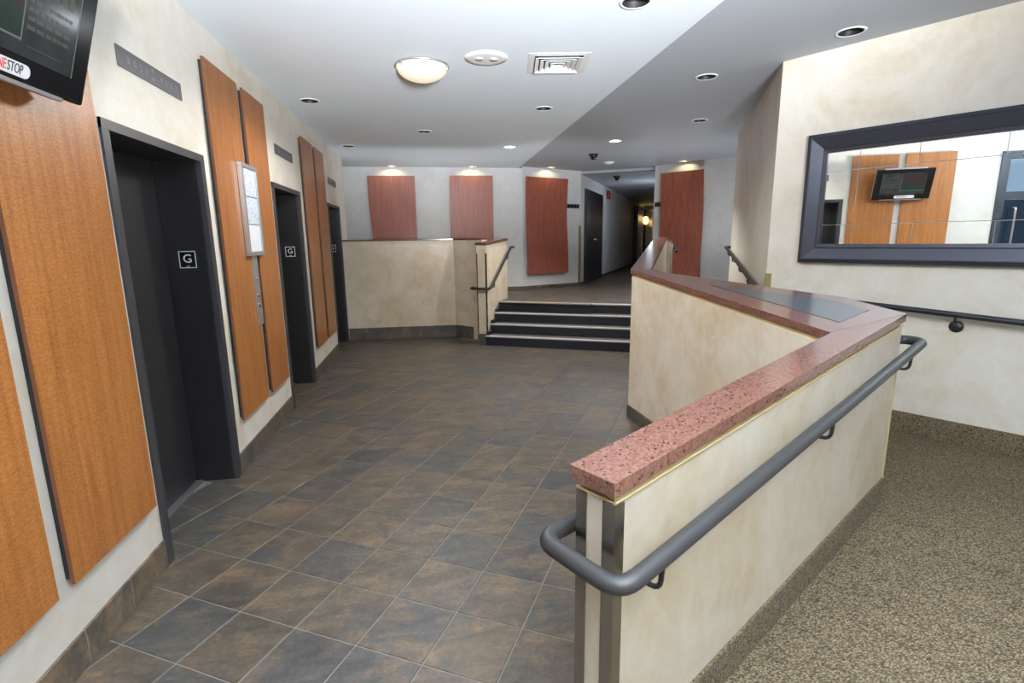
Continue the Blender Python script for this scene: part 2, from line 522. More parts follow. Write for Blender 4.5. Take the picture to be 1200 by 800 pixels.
# ramp guard wall: s along D, w along NN from the far corner E
E = Vector((2.459, 2.342)); D = Vector((math.cos(rad(31)), math.sin(rad(31)))); NW = Vector((-D.y, D.x))
def sw(s, w): return E + D * s + NW * w
NOTCH = sw(-0.60, 0.15); KC = Vector((1.714, 4.314))
RD = Vector((math.sin(rad(27.2)), math.cos(rad(27.2)))); RN = Vector((RD.y, -RD.x))
# mirror wall
MD = Vector((math.sin(rad(-31.5)), math.cos(rad(-31.5)))); MN = Vector((-MD.y, MD.x))   # MN points into the room
MC = Vector((3.385, 3.452)); MP = Vector((2.927, 4.2)); K = Vector((4.305, 7.039))
# stairs
SU = Vector((math.cos(rad(25.8)), -math.sin(rad(25.8)))); SN = Vector((-SU.y, SU.x))
def un(u, n): return SU * u + SN * n
# far walls
R0 = Vector((1.855, 10.43)); R1 = Vector((3.227, 11.05)); Q1 = Vector((4.479, 10.147)); Q2 = Vector((5.476, 8.907))
CD = Vector((math.sin(rad(29)), math.cos(rad(29)))); CN = Vector((CD.y, -CD.x))

# ------------------------------------------------------------------ setting: ceilings
DL_LEFT = [(-1.106, 5.705), (-1.109, 8.215), (-0.007, 7.087), (1.264, 5.775), (1.249, 8.105), (1.265, 3.233)]
DL_RIGHT = [(2.982, 3.562), (2.501, 4.648), (3.326, 6.289), (2.751, 7.673)]
WASH = [(-0.64, 10.24), (0.85, 10.24), (2.45, 10.50), (4.76, 9.50)]
HR = 0.082
holed_plate('ceiling', [(-2.45, -2.8), (EDGE, -2.8), (EDGE, 10.6), (-2.45, 10.6)], [(x, y, HR) for x, y in DL_LEFT + WASH[:2]], ZL, 'ceiling_white')
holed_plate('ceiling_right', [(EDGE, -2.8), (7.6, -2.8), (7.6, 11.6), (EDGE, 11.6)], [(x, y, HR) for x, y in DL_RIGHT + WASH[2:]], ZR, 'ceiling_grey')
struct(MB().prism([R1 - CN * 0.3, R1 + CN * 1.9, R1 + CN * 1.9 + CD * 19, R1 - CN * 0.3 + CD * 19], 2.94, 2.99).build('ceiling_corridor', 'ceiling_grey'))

# ------------------------------------------------------------------ setting: walls
LIFTS = [(2.61, 3.66), (5.12, 6.16), (7.75, 8.72)]
mb = MB()
ys = [0.72]
for a, b in LIFTS: ys += [a, b]
ys.append(9.36)
for i in range(0, len(ys), 2):
    mb.box(WX - 0.32, WX, ys[i], ys[i + 1], 0, ZL)
for a, b in LIFTS:
    mb.box(WX - 0.32, WX, a, b, 2.14, ZL)
mb.box(WX - 0.32, WX, -2.8, 0.72, 2.72, ZL)
struct(mb.build('wall_left', 'plaster'))
struct(MB().box(-2.4, WX - 0.32, 9.24, 9.36, UP, ZL).build('wall_recess_near', 'white_paint'))
struct(MB().box(-2.45, -2.35, 9.36, 10.5, UP, ZL).build('wall_recess_side', 'white_paint'))
struct(MB().box(-2.45, R0.x, 10.43, 10.55, UP, ZL).build('wall_far', 'white_paint'))
struct(wall_line(MB(), R0, R1, 0.12, UP, ZR).build('wall_far_middle', 'white_paint'))
Q3 = Q2 + (Q2 - Q1).normalized() * 1.2
struct(wall_line(MB(), Q1, Q3, 0.12, UP, ZR).build('wall_far_right', 'white_paint'))
struct(wall_line(MB(), Q3, K + Vector((0.25, -0.1)), 0.12, 0, ZR).build('wall_nook', 'white_paint'))
CE = R1 + CD * 8.8
struct(wall_line(MB(), R1, R1 + CD * 17, 0.12, UP, 2.94).build('wall_corridor_left', 'white_paint'))
struct(wall_line(MB(), Q1 + CD * 17, Q1, 0.12, UP, ZR).build('wall_corridor_right', 'white_paint'))
struct(wall_line(MB(), R1 + CD * 17, R1 + CD * 17 + CN * 2, 0.12, UP, 2.94).build('wall_corridor_end', 'white_paint'))
struct(MB().prism([R1 + CD * .02, R1 + CN * 1.55 + CD * .02, R1 + CN * 1.55 + CD * .1, R1 + CD * .1], 2.94, ZR).build('trim_1', 'ceiling_grey'))
MEND = MP - MD * 8.0
struct(wall_line(MB(), MEND, MP, -0.2, 0, ZR).build('wall_right', 'plaster'))
struct(wall_line(MB(), MP, K, -0.2, 0, ZR).build('wall_right_ramp', 'plaster'))
struct(MB().box(-1.75, 7.3, -2.8, -2.68, 0, ZR).build('wall_back', 'plaster'))

# ------------------------------------------------------------------ setting: floors
TH = rad(61.5); TS = 0.304
TU = Vector((math.cos(TH), math.sin(TH))); TV = Vector((-math.sin(TH), math.cos(TH)))
def tile_mesh(name, half, t=0.009, bev=0.0022):
    h, i = half, half - bev
    vs = [(-h, -h, -t), (h, -h, -t), (h, h, -t), (-h, h, -t), (-h, -h, -bev), (h, -h, -bev), (h, h, -bev), (-h, h, -bev),
          (-i, -i, 0), (i, -i, 0), (i, i, 0), (-i, i, 0)]
    fs = [(8, 9, 10, 11)]
    for k in range(4):
        k2 = (k + 1) % 4
        fs += [(k, k2, 4 + k2, 4 + k), (4 + k, 4 + k2, 8 + k2, 8 + k)]
    me = bpy.data.meshes.new(name); me.from_pydata(vs, [], fs); me.materials.append(MATS['slate'])
    return me
TILE = tile_mesh('tile', TS / 2 - 0.0022)
def tile_centres(poly):
    xs = [p[0] for p in poly]; yy = [p[1] for p in poly]
    out = []
    for i in range(-60, 90):
        for j in range(-60, 90):
            p = TU * (TS * (i + 0.5 - 0.084)) + TV * (TS * (j + 0.5 + 0.034))
            if min(xs) < p.x < max(xs) and min(yy) < p.y < max(yy) and in_poly(p.x, p.y, poly):
                out.append(p)
    return out
def lay_tiles(parent, cs, z):
    for p in cs:
        o = bpy.data.objects.new('tile', TILE); C.objects.link(o); o.parent = parent
        o.location = (p.x - parent.location.x, p.y - parent.location.y, z - parent.location.z + random.uniform(-0.0006, 0.0))
        o.rotation_euler = (random.uniform(-.002, .002), random.uniform(-.002, .002), TH + (PI / 2) * random.randrange(4))
def tiles_joined(parent, cs, z, name='tile_field'):
    mb = MB()
    c, s = math.cos(TH), math.sin(TH)
    for p in cs:
        mb.add([(p.x + v.co.x * c - v.co.y * s, p.y + v.co.x * s + v.co.y * c, z + v.co.z) for v in TILE.vertices], [tuple(f.vertices) for f in TILE.polygons])
    o = mb.build(name, 'slate', parent, fixn=False); o['kind'] = 'stuff'
    return o
floor = struct(MB().box(-1.75, 3.6, -2.8, 9.0, -0.10, -0.0035).build('floor', 'grout'))
RUN_END = KC + RD * 3.9
lobby = [(-1.68, 1.05), (sw(-2.7, 0.06)), (sw(-2.3, 0.06)), (sw(-0.55, 0.1)), (KC + RN * 0.1), (KC + RD * 2.9 + RN * 0.1), un(-2.75, 7.55), (0.45, 8.45), (0.38, 8.80), (-1.68, 8.80)]
lobby = [(p[0], p[1]) for p in lobby]
cs = sorted(tile_centres(lobby), key=lambda p: (p - V2((0, 0))).length)
lay_tiles(floor, cs[:300], 0.0)
if len(cs) > 300: tiles_joined(floor, cs[300:], 0.0)
back = [(-1.68, -2.6), (-0.3, -2.6), tuple(sw(-2.7, 0.06)), (-1.68, 1.05)]
tiles_joined(floor, tile_centres(back), 0.0)

# carpeted ramp and landing: runs up beside the guard wall, turns at the landing and climbs behind it
def zr(s): return 0.12 + 0.05 * s
LAND = [sw(0, -4.6), sw(1.5, -4.6), sw(1.5, 1.0), sw(0, 0.6)]
mb = MB()
mb.prism([sw(-2.36, -4.6), sw(0, -4.6), sw(0, 0.02), sw(-2.36, 0.02)], -0.1, [0.002, 0.12, 0.12, 0.002])
mb.prism([sw(0, -4.6), sw(1.47, -4.6), sw(1.47, 0.75), sw(0, 0.75)], -0.1, 0.12)
mb.prism([(2.0, 2.93), (3.35, 3.74), (4.40, 7.1), (3.25, 7.45), (1.95, 4.4)], -0.1, [0.121, 0.121, UP, UP, 0.25])
mb.prism([sw(-4.9, -4.6), sw(-2.36, -4.6), sw(-2.36, 0.0), sw(-4.9, 0.0)], -0.1, 0.002)
struct(mb.build('floor_ramp', 'carpet'))
# upper floor and its tiles
UF = [(-2.4, 8.84), (0.55, 8.84), tuple(un(-2.86, 8.3)), tuple(un(-2.70, 8.12)), tuple(un(-0.24, 8.12)), (3.40, 7.55), (4.42, 7.1), (7.0, 7.4), (6.4, 9.2),
      tuple(Q1 + CN * .2), tuple(Q1 + CD * 17), tuple(R1 + CD * 17 - CN * .1), tuple(R1 - CN * .1), tuple(R0 + Vector((0, .1))), (-2.4, 10.5)]
ufloor = struct(MB().prism(UF, 0.0, UP - 0.0035).build('floor_upper', 'grout'))
uf_vis = [tuple(un(-2.70, 8.10)), tuple(un(-0.3, 8.10)), (4.2, 9.2), tuple(R1 + CN * 1.4 + CD * 4.5), tuple(R1 + CD * 4.5), tuple(R1), tuple(R0), (0.9, 10.43)]
cu = sorted(tile_centres(uf_vis), key=lambda p: p.length)
lay_tiles(ufloor, cu[:200], UP)
rest = [p for p in tile_centres(UF) if p not in cu[:200]]
tiles_joined(ufloor, [p for p in tile_centres(UF) if all((p - q).length > 0.01 for q in cu[:200])], UP)

# ------------------------------------------------------------------ tiled skirtings
def skirting(name, segs, h, out=0.012, L=0.305, z=0.0, mat='slate_base'):
    """segs: list of (a, b); tiles stand on the left-hand side of a->b"""
    mb = MB()
    for a, b in segs:
        wall_line(mb, a, b, out - 0.0012, z, z + h - 0.001)
    base = struct(mb.build(name, 'grout'))
    for a, b in segs:
        a, b = V2(a), V2(b); Lt = (b - a).length; d = (b - a).normalized()
        n = max(1, round(Lt / L)); st = Lt / n
        for i in range(n):
            p, q = a + d * (st * i + 0.0025), a + d * (st * (i + 1) - 0.0025)
            wall_line(MB(), p, q, out, z, z + h).build('tile', mat, base, 0.0015, seg=1)
    return base
skirting('baseboard_left', [((WX, b), (WX, a)) for a, b in [(0.74, 2.605), (3.665, 5.115), (6.165, 7.745)]], 0.145)

# ------------------------------------------------------------------ lifts
for i, (a, b) in enumerate(LIFTS):
    t = struct(MB().box(WX - 0.26, WX + 0.012, a, a + 0.055, 0, 2.14).build('door_%d' % (i + 1), 'lift_frame'))
    MB().box(WX - 0.26, WX + 0.012, b - 0.055, b, 0, 2.10).build('jamb', 'lift_jamb', t)
    MB().box(WX - 0.02, WX + 0.0125, b - 0.0552, b + .0005, 0, 2.10).build('frame_face', 'lift_frame', t)
    MB().box(WX - 0.26, WX + 0.013, a, b, 2.098, 2.142).build('header', 'lift_frame', t)
    MB().box(WX - 0.30, WX - 0.262, a + 0.04, (a + b) / 2 - 0.002, 0.012, 2.06).build('door_panel', 'lift_door', t)
    MB().box(WX - 0.30, WX - 0.262, (a + b) / 2 + 0.002, b - 0.03, 0.012, 2.06).build('door_panel', 'lift_door', t)
    MB().box(WX - 0.315, WX - 0.262, a + 0.03, b - 0.03, 2.06, 2.12).build('transom', 'lift_frame', t)
    MB().box(WX - 0.29, WX - 0.22, a + 0.055, b - 0.055, -0.001, 0.009).build('threshold', 'alu', t)
    g = thing('floor_plate', ['black floor plate with a white letter G on the jamb of the nearest lift',
                              'black floor plate with a white letter G on the jamb of the middle lift',
                              'black floor plate with a white letter G on the jamb of the farthest lift'][i], 'sign', (WX - 0.13, b - 0.056, 1.45), 'floor plates on the lift jambs')
    x0, x1, y1 = WX - 0.183, WX - 0.083, b - 0.055
    pl = MB().box(x0, x1, y1 - 0.004, y1, 1.45, 1.557).build('plate', 'sign_black', g)
    mb = MB(); e = 0.005
    for q in [(x0, x1, 1.45, 1.45 + e), (x0, x1, 1.557 - e, 1.557), (x0, x0 + e, 1.45, 1.557), (x1 - e, x1, 1.45, 1.557)]:
        mb.box(q[0], q[1], y1 - 0.0055, y1 - 0.004, q[2], q[3])
    mb.build('border', 'sign_white', g)
    text_mesh('letter', 'G', 0.075, ((x0 + x1) / 2, y1 - 0.0055, 1.507), (1, 0, 0), (0, 0, 1), 'sign_white', pl, 0.001)
    text_mesh('braille', '..', 0.05, ((x0 + x1) / 2, y1 - 0.005, 1.475), (1, 0, 0), (0, 0, 1), 'sign_white', pl, 0.001)
    # lift position indicator over the door
    c = (a + b) / 2 + 0.02
    p = thing('position_indicator', ['grey position indicator strip above the nearest lift door',
                                     'grey position indicator strip above the middle lift door',
                                     'grey position indicator strip above the farthest lift door'][i], 'sign', (WX, c, 2.415), 'position indicators above the lifts')
    ip = MB().box(WX, WX + 0.006, c - 0.32, c + 0.32, 2.415, 2.507).build('plate', 'plaque_grey', p, 0.001)
    for k, s in enumerate('BG23'):
        text_mesh('digit', s, 0.042, (WX + 0.0065, c - 0.225 + 0.055 * k, 2.46), (0, 1, 0), (0, 0, 1), 'plaque_print', ip)
    for k, s in enumerate('4567'):
        text_mesh('digit', s, 0.042, (WX + 0.0065, c + 0.085 + 0.055 * k, 2.46), (0, 1, 0), (0, 0, 1), 'plaque_print', ip)
    for sgn in (-1, 1):
        MB().add([(WX + 0.0068, c - 0.014, 2.461 + sgn * 0.014), (WX + 0.0068, c + 0.014, 2.461 + sgn * 0.014), (WX + 0.0068, c, 2.461 + sgn * 0.034)], [(0, 1, 2)]).build('arrow', 'plaque_print', ip)

# ------------------------------------------------------------------ wood panels on the lift wall
LP = [(1.26, 1.905, 'orange figured wood wall panel, leftmost, partly out of frame beside the screen'),
      (1.965, 2.597, 'large orange figured wood wall panel under the screen, left of the nearest lift'),
      (3.805, 4.455, 'tall orange wood panel just right of the nearest lift, carrying the notice board'),
      (4.505, 5.10, 'tall orange wood panel between the notice board and the middle lift'),
      (6.37, 7.035, 'narrow-looking orange wood panel just right of the middle lift'),
      (7.055, 7.72, 'orange wood panel just left of the farthest lift')]
for a, b, lab in LP:
    a, b = a * 0.992, b * 0.978 - 0.002
    t = thing('wood_panel', lab, 'wall panel', (WX + 0.001, (a + b) / 2, 0.375), 'wood panels on the lift wall')
    MB().box(WX + 0.001, WX + 0.018, a + 0.004, b - 0.02, 0.385, 2.735).build('backing', 'black', t)  # black sheet standing in for the shade in the gap behind the board
    bo = MB().box(WX + 0.018, WX + 0.034, a, b, 0.365, 2.755).build('board', 'wood_orange', t, 0.001, seg=1)
    bo.data.materials.append(MATS['wood_edge'])
    for f in bo.data.polygons:
        if f.normal.x < 0.5: f.material_index = 1

# ------------------------------------------------------------------ screen above the two nearest panels
TVO = Vector((-1.25, 2.275, 2.105)); TA = Vector((0, 1, 0)); TB = Vector((0.292, 0, 0.956)).normalized(); TC = TA.cross(TB)
t = thing('wall_screen', 'black wall-mounted display screen with silver trim tilted down over the wood panels', 'screen', (-1.25, 1.92, 2.09))
def tvb(mb, a0, a1, b0, b1, c0, c1): return mb.frame_box(TVO, TA, TB, TC, a0, a1, b0, b1, c0, c1)
W, H = 0.715, 0.43
tvb(MB(), -W, 0, 0, H, -0.05, 0.0).build('housing', 'tv_black', t, 0.012, seg=3)
tvb(MB(), -W - 0.004, 0.004, 0.01, H - 0.01, -0.058, -0.02).build('side_trim', 'tv_silver', t, 0.004)
tvb(MB(), -W + 0.10, -0.10, -0.012, 0.006, -0.045, -0.004).build('lower_trim', 'tv_silver', t, 0.004)
tvb(MB(), -W + 0.10, -0.10, H - 0.006, H + 0.012, -0.045, -0.004).build('upper_trim', 'tv_silver', t, 0.004)
sc = tvb(MB(), -W + 0.085, -0.088, 0.078, H - 0.055, 0.0, 0.0015).build('display', 'screen', t)
SX0, SX1, SB0, SB1 = -W + 0.085, -0.088, 0.078, H - 0.055
tvb(MB(), SX0 + 0.02, -0.33, 0.13, 0.215, 0.0015, 0.002).build('picture_lower', 'screen_green', sc)
tvb(MB(), SX0 + 0.02, -0.33, 0.215, SB1 - 0.02, 0.0015, 0.002).build('picture_upper', 'screen_red', sc)
tvb(MB(), -0.329, -0.325, 0.12, SB1 - 0.02, 0.0015, 0.0024).build('divider', 'screen_line', sc)
tvb(MB(), SX0 + 0.02, -0.325, 0.122, 0.128, 0.0015, 0.0024).build('divider', 'screen_line', sc)
tvb(MB(), -0.0885, -0.085, SB0, SB1, 0.0015, 0.0024).build('edge_line', 'screen_line', sc)
mb = MB()
for k, L in enumerate([0.19, 0.18, 0.195, 0.19]):
    x = -0.31; z = 0.245 - 0.027 * k
    rnd = random.Random(k + 3)
    while x < -0.31 + L:
        w = rnd.uniform(0.012, 0.038)
        tvb(mb, x, min(x + w, -0.31 + L), z, z + 0.012, 0.0015, 0.0022); x += w + 0.007
mb.build('text_lines', 'screen_text', sc)
mb = MB()
for k in range(5):
    tvb(mb, -0.285 + 0.035 * k, -0.262 + 0.035 * k, 0.285 + 0.006 * (k % 2), 0.325, 0.0015, 0.0022)
mb.build('picture_strip', 'screen_olive', sc)
tvb(MB(), -0.30, -0.14, 0.112, 0.115, 0.0015, 0.0022).build('ticker', 'screen_text', sc)
# name badge: a pill with ONE in red and STOP in black
mb = MB(); pts = []
for k in range(9):
    a = -PI / 2 + PI * k / 8; pts.append((0.105 + 0.021 * math.cos(a), 0.021 * math.sin(a)))
for k in range(9):
    a = PI / 2 + PI * k / 8; pts.append((-0.105 + 0.021 * math.cos(a), 0.021 * math.sin(a)))
n = len(pts)
cx, cb = -0.40, 0.036
mb.add([TVO + TA * (cx + x) + TB * (cb + y) + TC * c for c in (0.0, 0.004) for x, y in pts],
       [tuple(range(n)), tuple(range(2 * n - 1, n - 1, -1))] + [(i, (i + 1) % n, n + (i + 1) % n, n + i) for i in range(n)])
bd = mb.build('name_badge', 'sign_white', t)
text_mesh('lettering', 'ONE', 0.042, TVO + TA * (cx + 0.029) + TB * cb + TC * 0.0045, TA, TB, 'red_print', bd, 0.0005, 'RIGHT', 0.62)
text_mesh('lettering', 'STOP', 0.042, TVO + TA * (cx + 0.032) + TB * cb + TC * 0.0045, TA, TB, 'black_print', bd, 0.0005, 'LEFT', 0.62)
MB().box(WX, WX + 0.02, 1.84, 2.0, 2.18, 2.42).build('wall_bracket', 'black', t)
MB().box(WX + 0.02, WX + 0.17, 1.89, 1.95, 2.27, 2.33).build('mount_arm', 'black', t)

# ------------------------------------------------------------------ notice board and call plate
XP = WX + 0.0345
t = thing('notice_board', 'silver framed notice board with white sheets mounted between two wood panels', 'notice board', (XP, 4.32, 1.505))
y0, y1, z0, z1 = 4.17, 4.52, 1.505, 2.18
MB().box(XP, XP + 0.02, y0 + .004, y1 - .004, z0 + .004, z1 - .004).build('back', 'alu', t)
for q in [(y0, y1, z0, z0 + 0.03), (y0, y1, z1 - 0.03, z1), (y0, y0 + 0.03, z0 + .03, z1 - .03), (y1 - 0.03, y1, z0 + .03, z1 - .03)]:
    MB().box(XP, XP + 0.032, *q).build('frame_rail', 'alu', t, 0.002, seg=1)
def sheet_mat():
    mt, nt, b = new_mat('sheet')
    mp = world_coords(nt, (1, 30, 95))
    n1 = N(nt, 'ShaderNodeTexNoise', i_Scale=1.0, i_Detail=1.0)
    nt.links.new(mp.outputs[0], n1.inputs['Vector'])
    r = ramp(nt, [(0.38, s2l(176, 186, 202)), (0.52, s2l(206, 216, 230))])
    nt.links.new(n1.outputs['Fac'], r.inputs['Fac']); nt.links.new(r.outputs['Color'], b.inputs['Base Color'])
    b.inputs['Roughness'].default_value = 0.5
sheet_mat()
hz = (z1 - z0 - 0.06) / 3
for k in range(3):
    MB().box(XP + 0.02, XP + 0.0215, y0 + 0.034, y1 - 0.034, z0 + 0.033 + hz * k, z0 + 0.027 + hz * (k + 1)).build('sheet', 'paper' if k == 0 else 'sheet', t)
for k in (1, 2):
    MB().box(XP + 0.02, XP + 0.023, y0 + 0.03, y1 - 0.03, z0 + 0.027 + hz * k, z0 + 0.033 + hz * k).build('divider', 'lift_frame', t)
t = thing('call_plate', 'narrow brushed steel lift call plate below the notice board', 'call plate', (XP, 4.33, 0.965))
MB().box(XP, XP + 0.006, 4.27, 4.39, 0.965, 1.50).build('plate', 'alu', t, 0.001, seg=1)
for z in (1.20, 1.12):
    MB().lathe((XP + 0.006, 4.33, z), (1, 0, 0), [(0.018, 0), (0.018, 0.004), (0.012, 0.007), (0, 0.007)], 16).build('button', 'steel', t)
MB().lathe((XP + 0.006, 4.33, 1.33), (1, 0, 0), [(0.014, 0), (0.014, 0.004), (0, 0.004)], 16).build('key_switch', 'chrome', t)

# ------------------------------------------------------------------ ledge wall, stair and its side wall
LEDGE = [(WX + 0.001, 8.72), (0.385, 8.70), tuple(un(-2.86, 7.78))]
t = thing('ledge_wall', 'cream plastered half wall with thin red cap between the farthest lift and the stair', 'half wall', (-0.4, 8.75, 0))
lp = [(WX + 0.001, 8.72), (0.385, 8.70), tuple(un(-2.861, 7.78)), tuple(un(-2.861, 8.05)), (0.46, 8.84), (WX + 0.001, 8.84)]
MB().prism(lp, 0, 1.605).build('wall_body', 'plaster_guard', t)
lc = [(WX + 0.001, 8.70), (0.38, 8.68), tuple(un(-2.861, 7.74)), tuple(un(-2.861, 8.07)), (0.46, 8.86), (WX + 0.001, 8.86)]
MB().prism(lc, 1.608, 1.632).build('granite_cap', 'granite', t, 0.002, seg=1)
skirting('baseboard_ledge', [((0.385, 8.70), (WX + 0.02, 8.72)), (tuple(un(-2.862, 7.80)), (0.387, 8.698))], 0.20)
# stair side wall with its post end
SW0, SW1 = 7.53, 8.62
t = thing('stair_side_wall', 'cream plastered stair side wall ending in a steel-edged post left of the steps', 'half wall', (un(-2.785, 8.0).x, un(-2.785, 8.0).y, 0))
def zs(n): return 1.565 + (n - SW0) * 0.062
poly = [un(-2.86, SW0), un(-2.71, SW0), un(-2.71, SW1), un(-2.86, SW1)]
MB().prism(poly, 0, [zs(SW0) - .045, zs(SW0) - .045, zs(SW1) - .045, zs(SW1) - .045]).build('wall_body', 'plaster_guard', t)
poly = [un(-2.875, SW0 - .02), un(-2.695, SW0 - .02), un(-2.695, SW1), un(-2.875, SW1)]
MB().prism(poly, [zs(SW0) - .04] * 2 + [zs(SW1) - .04] * 2, [zs(SW0)] * 2 + [zs(SW1)] * 2).build('granite_cap', 'granite', t, 0.002, seg=1)
for ua, ub in ((-2.863, -2.847), (-2.723, -2.707)):
    MB().prism([un(ua, SW0 - .003), un(ub, SW0 - .003), un(ub, SW0 + .003), un(ua, SW0 + .003)], 0.16, 1.40).build('steel_edge', 'steel', t)
MB().prism([un(-2.712, SW0 - .003), un(-2.707, SW0 - .003), un(-2.707, SW0 + .035), un(-2.712, SW0 + .035)], 0.16, 1.40).build('steel_edge', 'steel', t)
MB().prism([un(-2.868, SW0 - .012), un(-2.705, SW0 - .012), un(-2.705, SW0 - 0.003), un(-2.868, SW0 - 0.003)], 0, 0.155).build('tile', 'slate_base', t)
# steps
NS = [7.43, 7.66, 7.88, 8.10]; SR = 0.15
t = thing('stair', 'short flight of four black steps with pale nosings up to the corridor', 'stairs', (un(-1.5, 7.8).x, un(-1.5, 7.8).y, 0))
UL, UR = -2.70, -0.255
for i, n0 in enumerate(NS):
    n1 = NS[i + 1] + 0.02 if i < 3 else n0 + 0.10
    z = SR * (i + 1)
    ul = UL if i else UL - 0.0
    MB().prism([un(ul, n0), un(UR, n0), un(UR, n0 + 0.02), un(ul, n0 + 0.02)], z - SR + (0.0 if i == 0 else -0.02), z - 0.022).build('riser', 'step_black', t)
    MB().prism([un(ul, n0 + 0.01), un(UR, n0 + 0.01), un(UR, n1), un(ul, n1)], z - 0.021, z - 0.002 if i < 3 else z - 0.0).build('tread', 'step_tread', t)
    MB().prism([un(ul, n0 - 0.012), un(UR, n0 - 0.012), un(UR, n0 + 0.035), un(ul, n0 + 0.035)], z - 0.022, z + 0.001).build('nosing', 'nosing', t, 0.003, seg=1)
    MB().prism([un(ul - 0.0, n0 + 0.02), un(ul + 0.05, n0 + 0.02), un(ul + 0.05, n1 + .0), un(ul, n1)], z - 0.002 if i < 3 else z, z + 0.05 if i < 3 else z + 0.004).build('side_string', 'step_black', t)
# rail on the stair side wall
t = thing('stair_handrail', 'black tube handrail climbing the side wall left of the steps', 'handrail', (un(-2.63, 7.9).x, un(-2.63, 7.9).y, 0.84))
def p3(p, z): return (p[0], p[1], z)
rail = [p3(un(-2.93, 7.56), 0.875), p3(un(-2.93, 7.42), 0.875), p3(un(-2.64, 7.42), 0.87), p3(un(-2.64, 7.56), 0.88), p3(un(-2.64, 8.62), 1.475), p3(un(-2.64, 8.80), 1.475), p3(un(-2.71, 8.80), 1.47)]
MB().tube(rail, 0.021, 10, 0.05, 4).build('rail', 'rail_black', t)
for n, z in ((7.72, 0.935), (8.45, 1.345)):
    MB().tube([p3(un(-2.64, n), z), p3(un(-2.64, n), z - 0.06), p3(un(-2.71, n), z - 0.07)], 0.008, 8, 0.02, 3).build('bracket', 'rail_black', t)

# ------------------------------------------------------------------ guard wall of the ramp (V shape) with granite cap
SP = -2.36
def zc1(s): return 1.193 + 0.075 * s
P1, P2, P3 = Vector((NOTCH.x, NOTCH.y, zc1(-0.60))), Vector((E.x, E.y, 1.193)), Vector((KC.x, KC.y, 1.338))
NV = (P2 - P1).cross(P3 - P1)
def zv(p): return P1.z - (NV.x * (p[0] - P1.x) + NV.y * (p[1] - P1.y)) / NV.z
def zrun(tt): return min(1.338 + 0.078 * tt, 1.605)
B1 = Vector((2.46, 2.78)); B2 = Vector((1.90, 4.02)); B3 = KC + RN * 0.17 + RD * 0.10
REVEAL = 0.065
gw = thing('ramp_guard_wall', 'cream plastered ramp guard wall with red granite cap folding round in a V', 'half wall', (1.7, 2.4, 0))
mb = MB()
w0, w1 = 0.012, 0.138
mb.prism([sw(SP, w0), sw(0.0, w0), sw(-0.60, w1), sw(SP, w1)], 0, [zc1(SP) - REVEAL, zc1(0) - REVEAL, zc1(-.6) - REVEAL, zc1(SP) - REVEAL])
ins = 0.012
fa = KC + Vector((0.010, -0.012)); fn_ = sw(-0.60, w1) + Vector((0.0, 0.0))
vb = [fn_, sw(-0.012, w0), B1 + Vector((-0.012, -0.01)), B2 + Vector((-0.012, -0.004)), B3 + Vector((-.012, 0)), fa]
mb.prism(vb, 0, [zv(p) - REVEAL for p in vb])
rb = [fa, B3 + Vector((-.012, 0)), KC + RD * 3.42 + RN * 0.158, KC + RD * 3.9 + RN * 0.158, KC + RD * 3.9 + RN * 0.012, KC + RD * 3.42 + RN * 0.012]
mb.prism(rb, 0, [zv(fa) - REVEAL, zrun(0.1) - REVEAL, zrun(3.42) - REVEAL, zrun(3.9) - REVEAL, zrun(3.9) - REVEAL, zrun(3.42) - REVEAL])
mb.build('wall_body', 'plaster_guard', gw)
# brass coloured reveal strip under the cap
mb = MB()
r0 = 0.017
def strip(poly, zf):
    mb.prism(poly, [zf(p) - REVEAL for p in poly], [zf(p) - 0.042 for p in poly])
zl1 = lambda p: zc1((V2(p) - E).dot(D))
strip([sw(SP + .005, r0), sw(-0.02, r0), sw(-0.60, w1 - .005), sw(SP + .005, w1 - .005)], zl1)
strip([fn_ + Vector((.004, .004)), sw(-0.02, r0), B1 + Vector((-0.018, -0.015)), B2 + Vector((-0.018, -0.008)), B3 + Vector((-.018, 0)), fa + Vector((.005, -.005))], zv)
zrn = lambda p: zrun((V2(p) - KC).dot(RD))
strip([fa + Vector((.005, -.005)), B3 + Vector((-.018, 0)), KC + RD * 3.42 + RN * 0.153, KC + RD * 3.9 + RN * 0.153, KC + RD * 3.9 + RN * 0.017, KC + RD * 3.42 + RN * 0.017], zrn)
mb.build('reveal_strip', 'gold_paint', gw)
# thin bright bead on the wall edge
mb = MB()
def bead(pts, r=0.004): mb.tube(pts, r, 6, cap=True)
bead([p3(sw(SP - .002, w0 - .002), zc1(SP) - REVEAL), p3(sw(0, w0 - .002), zc1(0) - REVEAL)])
bead([p3(sw(SP - .002, w0 - .002), zc1(SP) - REVEAL), p3(sw(SP - .002, w1 + .002), zc1(SP) - REVEAL)])
mb.build('edge_bead', 'gold_paint', gw)
CT = 0.042
def slab(poly, zf, name='granite_cap', mat='granite', t0=0.0, t1=None, bev=0.0018):
    return MB().prism(poly, [zf(p) - (CT if t1 is None else t1) for p in poly], [zf(p) + t0 for p in poly]).build(name, mat, gw, bev)
slab([sw(SP - 0.018, 0), sw(-2.155, 0), sw(-2.155, 0.15), sw(SP - 0.018, 0.15)], zl1)
slab([sw(-2.153, 0), sw(0, 0), sw(-0.60, 0.15), sw(-2.153, 0.15)], zl1)
slab([NOTCH, E, B1, B2, KC + RN * 0.17, KC], zv)
slab([KC, KC + RN * 0.17, KC + RD * 3.42 + RN * 0.17, KC + RD * 3.42], zrn)
slab([KC + RD * 3.422, KC + RD * 3.422 + RN * 0.17, KC + RD * 3.92 + RN * 0.17, KC + RD * 3.92], zrn)
inl = [Vector((1.955, 3.42)), Vector((2.03, 2.30)), Vector((2.345, 2.46)), Vector((2.34, 2.74))]
